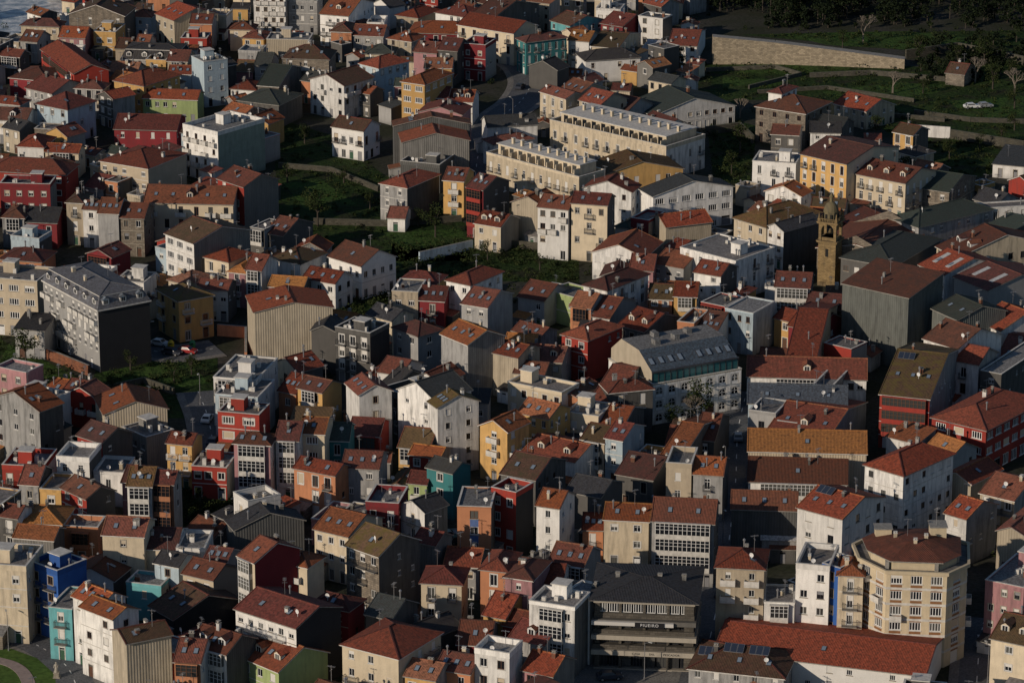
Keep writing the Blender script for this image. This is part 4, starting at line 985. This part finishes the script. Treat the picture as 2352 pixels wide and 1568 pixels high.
def ribbon(pts,wd,z,mat,name):
    ps=[G(*p)[0] for p in pts]
    q=[]
    for i in range(len(ps)-1):
        p0=ps[max(0,i-1)];p1=ps[i];p2=ps[i+1];p3=ps[min(len(ps)-1,i+2)]
        for k in range(8):
            t=k/8; q.append(.5*((2*p1)+(p2-p0)*t+(2*p0-5*p1+4*p2-p3)*t*t+(3*p1-p0-3*p2+p3)*t**3))
    q.append(ps[-1]); m=M(); prev=None
    for i,p in enumerate(q):
        d=(q[min(i+1,len(q)-1)]-q[max(i-1,0)]); d.z=0; d.normalize(); n=Vector((-d.y,d.x,0))*wd/2
        a=(p.x+n.x,p.y+n.y,z);b=(p.x-n.x,p.y-n.y,z)
        if prev:
            m.poly([prev[1],b,a,prev[0]],0)
            if z>.05:
                m.poly([(prev[0][0],prev[0][1],0),prev[0],a,(a[0],a[1],0)],0);m.poly([prev[1],(prev[1][0],prev[1][1],0),(b[0],b[1],0),b],0)
        prev=(a,b)
    obj(name,m.mesh(name,[mat]),kind='structure'); return q
ROADS=[([(1120,90),(1165,130),(1205,160),(1218,195),(1195,235),(1150,270),(1118,310),(1098,360),(1090,430)],9),
([(1715,900),(1695,990),(1690,1100),(1680,1200),(1660,1330),(1625,1490),(1590,1620)],6.5),
([(455,900),(478,960),(492,1040),(500,1100)],6),([(320,800),(400,812),(500,800)],8),([(-60,1468),(30,1465),(100,1490),(160,1540),(190,1630)],6),
([(2262,1420),(2250,1480),(2240,1620)],6),([(1000,1245),(1060,1235),(1110,1260)],6)]
RP=[]
for ri,(pts,wd) in enumerate(ROADS):
    ribbon(pts,wd+3.2,.12,pave,'pavement'); q=ribbon(pts,wd,.124,asph,'road'); RP+=[(p.x,p.y,wd/2+1.6) for p in q]
    m=M()
    for i in range(0,len(q)-1,2):
        a,b=q[i],q[i]+(q[i+1]-q[i])*.7; dd=(b-a).normalized(); n=Vector((-dd.y,dd.x,0))*.08
        m.poly([(a.x-n.x,a.y-n.y,.128),(b.x-n.x,b.y-n.y,.128),(b.x+n.x,b.y+n.y,.128),(a.x+n.x,a.y+n.y,.128)],0)
    obj('road_marking',m.mesh('road_marking',[paint]),kind='structure')
def sheet(pts,z,mat,name):
    m=M(); m.poly([(G(*p)[0].x,G(*p)[0].y,z) for p in pts][::-1],0); obj(name,m.mesh(name,[mat]),kind='structure')
FIELDS=[[(1600,150),(1780,130),(2120,155),(2352,120),(2352,330),(2080,330),(1920,230),(1720,230),(1600,260)],[(1700,80),(2352,70),(2352,118),(2100,118)],
[(625,270),(760,310),(880,400),(1080,520),(1080,600),(760,600),(640,500)],[(900,560),(1330,540),(1330,650),(900,640)],[(740,640),(910,650),(850,790),(740,720)],
[(-20,770),(210,880),(240,790),(500,800),(500,960),(350,960),(180,900),(-20,900)],[(1620,260),(1740,290),(1720,440),(1640,420)],[(2070,330),(2352,320),(2352,380),(2160,430)],[(400,1110),(530,1110),(530,1225),(400,1225)]]
for f in FIELDS: sheet(f,.02,grass,'grass_field')
for f in [[(1790,78),(2080,72),(2230,88),(2330,100),(2100,116),(1900,104)],[(1690,150),(1860,142),(1960,158),(1840,172),(1700,168)],[(1890,212),(2050,190),(2200,196),(2150,214),(1960,238)],[(2180,232),(2352,222),(2352,262),(2230,276)],[(1660,178),(1820,186),(1760,204),(1660,206)],[(880,535),(1060,525),(1075,556),(930,575)],[(220,845),(440,838),(480,880),(300,905)],[(20,790),(90,820),(180,870),(80,880),(-10,850)],[(650,420),(740,415),(820,470),(700,480)]]: sheet(f,.03,grass2,'meadow')
sheet([(-40,1498),(25,1490),(85,1512),(125,1548),(140,1640),(-40,1640)],.14,gmat('lawn',(.07,.13,.03),(.09,.15,.035)),'lawn')
ribbon([(-30,1512),(30,1528),(62,1560),(75,1630)],2.2,.2,simple('pinkish_path',(.28,.22,.2),.85,0,.15),'path')
sheet([(1200,1585),(1300,1500),(1620,1520),(1600,1640),(1200,1640)],.03,pave,'plaza_paving')
def inpoly(x,y,poly):
    c=False;n=len(poly);j=n-1
    for i in range(n):
        if (poly[i][1]>y)!=(poly[j][1]>y) and x<(poly[j][0]-poly[i][0])*(y-poly[i][1])/(poly[j][1]-poly[i][1])+poly[i][0]: c=not c
        j=i
    return c
FW=[[(G(*p)[0].x,G(*p)[0].y) for p in f] for f in FIELDS+[[(-60,1430),(180,1440),(230,1640),(-60,1640)],[(1200,1585),(1300,1520),(1620,1520),(1600,1640),(1200,1640)],[(1600,-80),(2500,-80),(2500,330),(1600,330)],[(-60,-60),(150,-60),(120,75),(-60,95)],
 [(1060,110),(1180,130),(1250,190),(1240,300),(1200,345),(1060,345)],[(1060,540),(1340,540),(1350,690),(900,690),(880,600)],[(620,260),(880,260),(1090,480),(1090,640),(760,640),(620,520)],[(1620,250),(1760,280),(1740,470),(1620,460)],[(2060,300),(2400,300),(2400,430),(2160,430)],[(200,760),(530,780),(530,1000),(200,960)],[(310,240),(490,240),(490,325),(310,325)],[(1040,1270),(1240,1260),(1240,1330),(1040,1330)]]]
def clear(x,y,r):
    for (cx,cy,ar,hw,hd) in FOOT:
        dx,dy=x-cx,y-cy; lx=dx*math.cos(ar)-dy*math.sin(ar); ly=dx*math.sin(ar)+dy*math.cos(ar)
        ex=max(abs(lx)-hw,0);ey=max(abs(ly)-hd,0)
        if ex*ex+ey*ey<r*r: return False
    return True
# ---------------------------------------------------------------- infill houses
rnd=random.Random(42); cnt=0
def infill(step,rad,lo,hi,cap,fls,kinds,seed0,clr):
    global cnt
    c0=0
    cand=[(x,y) for y in range(515,1060,step) for x in range(-165,166,step) if abs(x)<y*.152+6]
    rnd.shuffle(cand)
    for (x,y) in cand:
        x+=rnd.uniform(-3,3);y+=rnd.uniform(-3,3)
        if c0>=cap: break
        if any(inpoly(x,y,f) for f in FW): continue
        if any((x-a)**2+(y-b)**2<(c+clr)**2 for a,b,c in RP): continue
        if not clear(x,y,rad): continue
        w=rnd.uniform(lo,hi);d=rnd.uniform(lo,hi);ar=R(rnd.choice([5,12,30,38,48]))
        ux=Vector((math.cos(ar),-math.sin(ar),0)); uy=Vector((math.sin(ar),math.cos(ar),0)); P=Vector((x,y,0))+ux*w/2-uy*d/2
        fl=rnd.choice(fls); wc=rnd.choice('wwwccbggasddpoyqCE'); cnt+=1; c0+=1
        building(0,0,0,0,fl,0,rnd.choice(kinds),wc,rnd.choice([wc,'g','d']),rnd.choice('RRRRRMMMBBOOKK'),rnd.choice('LLLN'),'F' if fl<2 else '',world=(P,w,d,ar),seed=seed0+cnt,name='outbuilding' if fl<1.5 else ('cottage' if fl<2.2 else 'house'),group='infill buildings between streets')
infill(8,4.0,5.6,7.8,150,[1.5,2,2,2.3,2.6],'llrhmf',2000,4.5)
infill(5,2.6,3.2,5.0,190,[.9,1,1.2,1.4],'lmmrf',4000,2.6)
# ---------------------------------------------------------------- vegetation
def leafmat(n,c1,c2):
    m,nt,b=newmat(n); tc=N(nt,'ShaderNodeTexCoord'); nz=N(nt,'ShaderNodeTexNoise'); nz.inputs['Scale'].default_value=.6; nt.links.new(tc.outputs['Object'],nz.inputs['Vector'])
    nt.links.new(mixc(nt,ramp(nt,nz.outputs[0],.4,.6),c1,c2),b.inputs['Base Color']); b.inputs['Roughness'].default_value=.85; b.inputs['Specular IOR Level'].default_value=.1; return m
lf=leafmat('foliage',(.016,.027,.009),(.040,.052,.017)); lfd=leafmat('evergreen_foliage',(.009,.015,.008),(.019,.028,.011)); bark=simple('bark',(.05,.04,.03),.9,0,.3)
def clump(m,c,r,n,sz,rn,flat=.8):
    for _ in range(n):
        v=Vector((rn.gauss(0,1),rn.gauss(0,1),rn.gauss(0,1))).normalized()*r*rn.uniform(.55,1.05); v.z*=flat
        p=Vector(c)+v; a=Vector((rn.uniform(-1,1),rn.uniform(-1,1),rn.uniform(-.6,.6))).normalized()*sz*rn.uniform(.6,1.3); b=a.cross(Vector((rn.uniform(-1,1),rn.uniform(-1,1),rn.uniform(-1,1)))).normalized()*sz*rn.uniform(.4,.9)
        m.poly([p-a*.5,p+b*.5,p+a*.5,p-b*.5],0)
def tree_meshes(seed,h):
    rn=random.Random(seed); tr=M(); cr=M()
    tr.cyl(0,0,-.3,h*.35,.32,.2,8,0,False); tr.cyl(0,0,h*.35,h*.7,.2,.08,8,0,False)
    for k in range(9):
        a=rn.uniform(0,6.28); z=h*rn.uniform(.38,.9); r=h*.26*rn.uniform(.4,1)*(1.15-abs(z/h-.6)); c=(r*math.cos(a),r*math.sin(a),z)
        tr.beam((0,0,h*rn.uniform(.28,.5)),c,.12); clump(cr,c,h*rn.uniform(.13,.2),85,h*.055,rn)
    return tr.mesh('trunk',[bark]),cr.mesh('crown',[lf])
TR=[tree_meshes(s,h) for s,h in((1,9),(2,7.5),(3,11),(4,6))]
def tree(x,y,k,sc,label='dark leafy tree growing in open ground'):
    e=obj('tree',None,None,(x,y,0),rnd.uniform(0,6),(sc,sc,sc),label=label,cat='tree',group='trees among the houses'); obj('trunk',TR[k][0],e); obj('crown',TR[k][1],e)
for (u,v) in [(1935,112),(1520,190),(1560,160),(1500,215),(2280,205),(2330,250),(2200,150),(2260,150),(2110,140),(2150,165),(2320,180),(2120,215),(1640,330),(1680,400),(1700,350),(2180,370),(2250,340),(2300,330),(2120,350),(2090,300),(2330,300),(2010,320),(2080,420),(1660,290),(700,330),(660,420),(790,420),(850,480),(730,520),(960,520),(1000,545),(1120,600),(1240,620),(790,700),(300,850),(400,880),(440,860),(260,900),(60,840),(1610,975),(1590,985),(460,1180),(430,1200),(2020,840),(2060,830),(560,490),(600,520),(1550,1000)]:
    p=G(u,v)[0]
    if clear(p.x,p.y,1.0): tree(p.x,p.y,rnd.randrange(4),rnd.uniform(.5,.85))
m=M(); rn=random.Random(9)
for i in range(680):
    u=rn.uniform(1630,2440); v=rn.uniform(-140,68 if u>1750 else 34)
    if u>2090 and rn.random()<.4: v=rn.uniform(95,190)
    p=G(u,v)[0]; h=rn.uniform(4,11) if v<60 else rn.uniform(1.5,5)
    m.beam((p.x,p.y,0),(p.x,p.y,h*.4),.25,1)
    for k in range(7): clump(m,(p.x+rn.uniform(-2.6,2.6)*h/9,p.y+rn.uniform(-2.6,2.6)*h/9,h*rn.uniform(.15,1.0)),h*rn.uniform(.12,.2),30,.7,rn)
obj('woodland',m.mesh('woodland',[lfd,bark]),kind='stuff',label='dense dark evergreen woodland behind the fields',cat='woodland')
m=M()
for i in range(2800):
    f=rn.choice(FW[:9]+FW[0:1]*2+FW[2:6]); xs=[p[0] for p in f];ys=[p[1] for p in f]; x=rn.uniform(min(xs),max(xs));y=rn.uniform(min(ys),max(ys))
    if not inpoly(x,y,f) or not clear(x,y,.5): continue
    if any((x-a)**2+(y-b)**2<(c+1)**2 for a,b,c in RP): continue
    r=rn.uniform(.3,1.5)*rn.choice([.6,1,1.2]); clump(m,(x,y,r*.4),r,26,.5,rn,.6)
for i in range(600):
    y=rn.uniform(520,1040); x=rn.uniform(-.15,.15)*y
    if clear(x,y,.8) and not any((x-a)**2+(y-b)**2<(c+1)**2 for a,b,c in RP): r=rn.uniform(.5,1.6); clump(m,(x,y,r*.6),r,30,.5,rn,.8)
obj('garden_shrubs',m.mesh('garden_shrubs',[lf]),kind='stuff',label='scattered dark shrubs and brambles in gardens',cat='shrubs')
def bare(u,v,h):
    p=G(u,v)[0]; e=obj('tree',None,None,p,label='leafless winter tree with fine branches',cat='tree'); m=M(); rn=random.Random(int(u))
    def br(a,d,l,w,n):
        b=a+d*l; m.beam(a,b,w)
        if n>0:
            for _ in range(3): br(b,(d+Vector((rn.uniform(-.7,.7),rn.uniform(-.7,.7),rn.uniform(-.2,.4)))).normalized(),l*.72,w*.6,n-1)
    br(Vector((0,0,-.2)),Vector((0,0,1)),h*.3,.4,5); obj('trunk',m.mesh('trunk',[simple('pale_bark',(.18,.15,.12),.9)]),e)
for u,v,h in((2165,850,9),(1600,985,8),(1982,100,10),(2140,840,7),(2240,190,8),(2330,215,8),(1700,270,6),(2050,215,7)): bare(u,v,h)
# ---------------------------------------------------------------- free-standing walls
stm=wall_mat('mossy_field_masonry',(.10,.092,.07),.7,'stone'); copd=simple('mossy_coping',(.10,.098,.065),.9,0,.3)
def fwall(pts,h0,h1,th,mat,label,cat='wall',name='stone_wall'):
    ps=[G(*p)[0] for p in pts]; o=ps[0].copy(); m=M(); n=len(ps)-1; L=0
    for i in range(n):
        a,b=ps[i]-o,ps[i+1]-o; d=(b-a).normalized(); nn=Vector((-d.y,d.x,0))*th/2; ha=h0+(h1-h0)*i/n; hb=h0+(h1-h0)*(i+1)/n; l=(b-a).length
        for s_,q in((-1,1.35),(1,1)):
            p=[a+nn*s_*q,b+nn*s_*q,b+nn*s_+Vector((0,0,hb)),a+nn*s_+Vector((0,0,ha))]
            if s_>0:p=p[::-1]
            uv=[(L,2),(L+l,2),(L+l,hb+2),(L,ha+2)]
            m.poly(p,0,uv if s_<0 else uv[::-1])
        m.poly([a-nn+Vector((0,0,ha)),b-nn+Vector((0,0,hb)),b+nn+Vector((0,0,hb)),a+nn+Vector((0,0,ha))],1)
        if i==0: m.poly([a+nn,a-nn*1.35,a-nn+Vector((0,0,ha)),a+nn+Vector((0,0,ha))],0)
        if i==n-1: m.poly([b-nn*1.35,b+nn,b+nn+Vector((0,0,hb)),b-nn+Vector((0,0,hb))],0)
        L+=l
    obj(name,m.mesh(name,[mat,copd if mat is stm else trimC]),None,o,label=label,cat=cat)
pale=wall_mat('pale_ashlar',(.46,.38,.27),.2,'stone')
fwall([(1636,144),(1780,144),(1930,149),(2078,155)],7.6,2.6,3.2,pale,'tall pale ashlar rampart above the fields','rampart','rampart_wall')
for pts,h,mt,lb in [([(2080,135),(2200,118),(2352,150)],2.5,stm,'old dark stone field wall'),([(1620,165),(1780,158),(1840,175),(1720,205)],1.1,stm,'low mossy terrace wall'),([(1740,215),(1900,205),(2100,235)],1.0,stm,'low mossy terrace wall'),
 ([(1860,178),(2000,172),(2180,188)],1.3,stm,'low mossy terrace wall'),([(2100,262),(2230,280),(2352,284)],1.2,stm,'low mossy terrace wall'),
 ([(2065,310),(2182,318)],3.0,WM('w'),'weathered white garden wall'),([(2182,318),(2352,345)],2.4,stm,'old dark stone field wall'),([(963,600),(1085,572)],2.2,WM('a'),'white painted garden wall'),([(66,808),(140,835),(205,862)],2.2,brickm,'brick garden wall'),
 ([(720,515),(900,520),(1060,508)],1.5,stm,'low mossy terrace wall'),([(1090,560),(1330,585)],1.8,stm,'low mossy terrace wall'),([(640,385),(760,395),(870,440)],1.3,stm,'low mossy terrace wall'),([(1620,310),(1700,300),(1730,330)],2.2,stm,'old dark stone field wall'),
 ([(240,900),(330,880),(400,905)],1.3,stm,'low mossy terrace wall'),([(500,770),(565,775),(565,835)],2.5,WM('o'),'ochre garden wall'),([(2000,265),(2170,280)],1.1,stm,'low mossy terrace wall'),([(1280,1240),(1386,1250)],2.4,WM('g'),'grey rendered yard wall')]:
    fwall(pts,h,h,.5,mt,lb,name='garden_wall')
# ---------------------------------------------------------------- cars
def car_parts(paintm):
    prof=[(-2.1,.35),(-2.15,.75),(-2.0,.95),(-1.7,1.0),(-1.25,1.42),(.35,1.46),(1.0,1.02),(1.95,.86),(2.12,.65),(2.1,.35)]
    m=M(); hw=.86
    tw=lambda z:hw-(.17 if z>1.3 else 0)
    n=len(prof)
    for i in range(n):
        a,b=prof[i],prof[(i+1)%n]; m.poly([(a[0],-tw(a[1]),a[1]),(a[0],tw(a[1]),a[1]),(b[0],tw(b[1]),b[1]),(b[0],-tw(b[1]),b[1])],0)
    for s_ in(-1,1):
        lo=[(x,s_*tw(z),z) for x,z in prof]
        m.poly(lo if s_<0 else lo[::-1],0)
    body=m.mesh('body',[paintm])
    g=M()
    for s_ in(-1,1):
        q=[(-1.55,s_*(hw+.004),1.04),(.8,s_*(hw+.004),1.04),(.3,s_*(hw-.14),1.38),(-1.15,s_*(hw-.14),1.38)]
        g.poly(q if s_<0 else q[::-1],0)
    g.poly([(1.0,-.7,1.05),(1.0,.7,1.05),(.42,.6,1.44),(.42,-.6,1.44)],0); g.poly([(-1.7,.7,1.03),(-1.7,-.7,1.03),(-1.3,-.6,1.4),(-1.3,.6,1.4)],0)
    wh=M(); k=14
    c=[(.32*math.cos(2*math.pi*i/k),.32*math.sin(2*math.pi*i/k)) for i in range(k)]
    for i in range(k):
        a,b=c[i],c[(i+1)%k]; wh.poly([(a[0],-.1,a[1]),(b[0],-.1,b[1]),(b[0],.1,b[1]),(a[0],.1,a[1])],0)
    wh.poly([(x,-.1,z) for x,z in c],0);wh.poly([(x,.1,z) for x,z in c][::-1],0)
    for s_ in(-.11,.11): wh.poly([(x*.6,s_,z*.6) for x,z in c],1)
    hl=M(); hl.box(-.03,.03,-.18,.18,-.08,.08,0)
    return body,g.mesh('window',[glass]),wh.mesh('wheel',[simple('tyre_rubber',(.02,.02,.02),.9),steel]),hl.mesh('headlight',[frameW])
CP={c:car_parts(simple('car_paint_'+c,v,.3)) for c,v in(('white',(.7,.7,.7)),('grey',(.3,.31,.33)),('dark',(.04,.045,.06)),('red',(.3,.03,.03)))}
for u,v,rz,c in [(2232,250,10,'white'),(2262,248,15,'grey'),(368,795,-25,'white'),(395,815,-25,'dark'),(477,968,80,'white'),(8,1468,10,'white'),(48,1466,15,'grey'),(1030,1236,20,'grey'),(1055,1247,20,'dark'),(1655,1368,80,'dark'),(1695,1010,88,'grey'),(1195,205,70,'dark'),(490,1020,80,'dark'),(430,812,-20,'red'),(2255,1480,80,'white'),(1400,1560,10,'dark')]:
    p=G(u,v)[0]; b,g,wh,hl=CP[c]
    e=obj('parked_car',None,None,(p.x,p.y,.13),R(rz),label=f'{c} hatchback car parked at the roadside',cat='car',group='cars parked along the streets')
    obj('body',b,e);obj('window',g,e)
    for x in(-1.35,1.3):
        for y in(-.8,.8): obj('wheel',wh,e,(x,y,.32))
    for y in(-.6,.6): obj('headlight',hl,e,(2.11,y,.68))
for u,v,c,n in((393,800,(.6,.42,.02),'yellow'),(442,800,(.03,.2,.08),'green')):
    p=G(u,v)[0]; m=M(); m.cyl(0,0,0,1.2,.6,.7,16); m.cyl(0,0,1.2,1.7,.7,.3,16); e=obj('recycling_container',None,None,(p.x,p.y,.13),label=n+' dome-topped recycling container on the pavement',cat='recycling bin'); obj('body',m.mesh('body',[simple(n+'_plastic',c,.5)]),e)
    m=M(); m.box(-.25,.25,-.72,-.6,1.0,1.25); obj('opening',m.mesh('opening',[dk]),e)
m=M(); m.cyl(0,0,0,.4,.14,.12,8); m.cyl(0,0,.4,6.5,.08,.05,8); m.beam((0,0,6.4),(1.1,0,6.8),.06); LP=m.mesh('pole',[steel]); m=M(); m.box(.8,1.5,-.14,.14,6.78,6.9); LH=m.mesh('lamp_head',[simple('lamp_housing',(.4,.4,.38),.5)])
for u,v in [(1150,165),(1235,200),(1178,285),(1080,330),(1665,1100),(1660,1250),(2268,1568),(20,1495),(130,1480),(460,930),(505,1020),(1480,1560),(340,812)]:
    p=G(u,v)[0]; e=obj('street_lamp',None,None,(p.x,p.y,.1),rnd.uniform(0,6),label='grey steel street lamp with single arm',cat='street lamp',group='street lamps'); obj('pole',LP,e);obj('lamp_head',LH,e)
p=G(130,1556)[0]; e=obj('statue',None,None,p,0,(.8,.8,.8),label='pale stone figure on a plinth on the lawn',cat='statue')
m=M(); m.box(-.7,.7,-.7,.7,0,.3); m.box(-.5,.5,-.5,.5,.3,1.2); m.box(-.6,.6,-.6,.6,1.2,1.35); obj('plinth',m.mesh('plinth',[trimS]),e)
m=M(); pr=None
for z,r in((1.35,.42),(2.0,.33),(2.5,.27),(2.8,.36),(3.05,.34),(3.15,.12),(3.22,.14),(3.38,.18),(3.52,.13),(3.58,.03)):
    if pr: m.cyl(0,0,pr[0],z,pr[1],r,12,0,False)
    pr=(z,r)
m.beam((-.38,0,2.95),(-.5,-.15,2.3),.14); m.beam((.38,0,2.95),(.3,-.35,2.5),.14); m.beam((.3,-.35,2.5),(.0,-.4,2.7),.12)
obj('figure',m.mesh('figure',[simple('pale_limestone',(.35,.32,.27),.8,0,.2)]),e)
# ---------------------------------------------------------------- light, world, camera
EL,AZ=R(19),R(49)
sv=Vector((-math.sin(AZ)*math.cos(EL),-math.cos(AZ)*math.cos(EL),math.sin(EL)))
ld=D.lights.new('sun','SUN'); ld.energy=3.0; ld.angle=R(.5); ld.color=(1,.85,.68); lo=D.objects.new('sun',ld); COL.objects.link(lo); lo.rotation_euler=sv.to_track_quat('Z','Y').to_euler()
wd=D.worlds.new('World'); S.world=wd; wd.use_nodes=True; nt=wd.node_tree; sk=nt.nodes.new('ShaderNodeTexSky'); sk.sky_type='NISHITA'; sk.sun_disc=False; sk.sun_elevation=EL; sk.sun_rotation=math.pi+AZ; sk.ozone_density=3.0; sk.dust_density=.4
bg=nt.nodes['Background']; nt.links.new(sk.outputs[0],bg.inputs[0]); bg.inputs[1].default_value=.055
cd=D.cameras.new('camera'); cd.lens=F/2352*36; cd.sensor_width=36; cd.clip_start=1; cd.clip_end=12000; co=D.objects.new('camera',cd); COL.objects.link(co); co.location=(0,0,CH); co.rotation_euler=(math.pi/2-PITCH,0,0); S.camera=co
S.view_settings.view_transform='Standard'; S.view_settings.look='None'; S.view_settings.exposure=0
print('BUILDINGS',NB[0],'objects',len(D.objects))
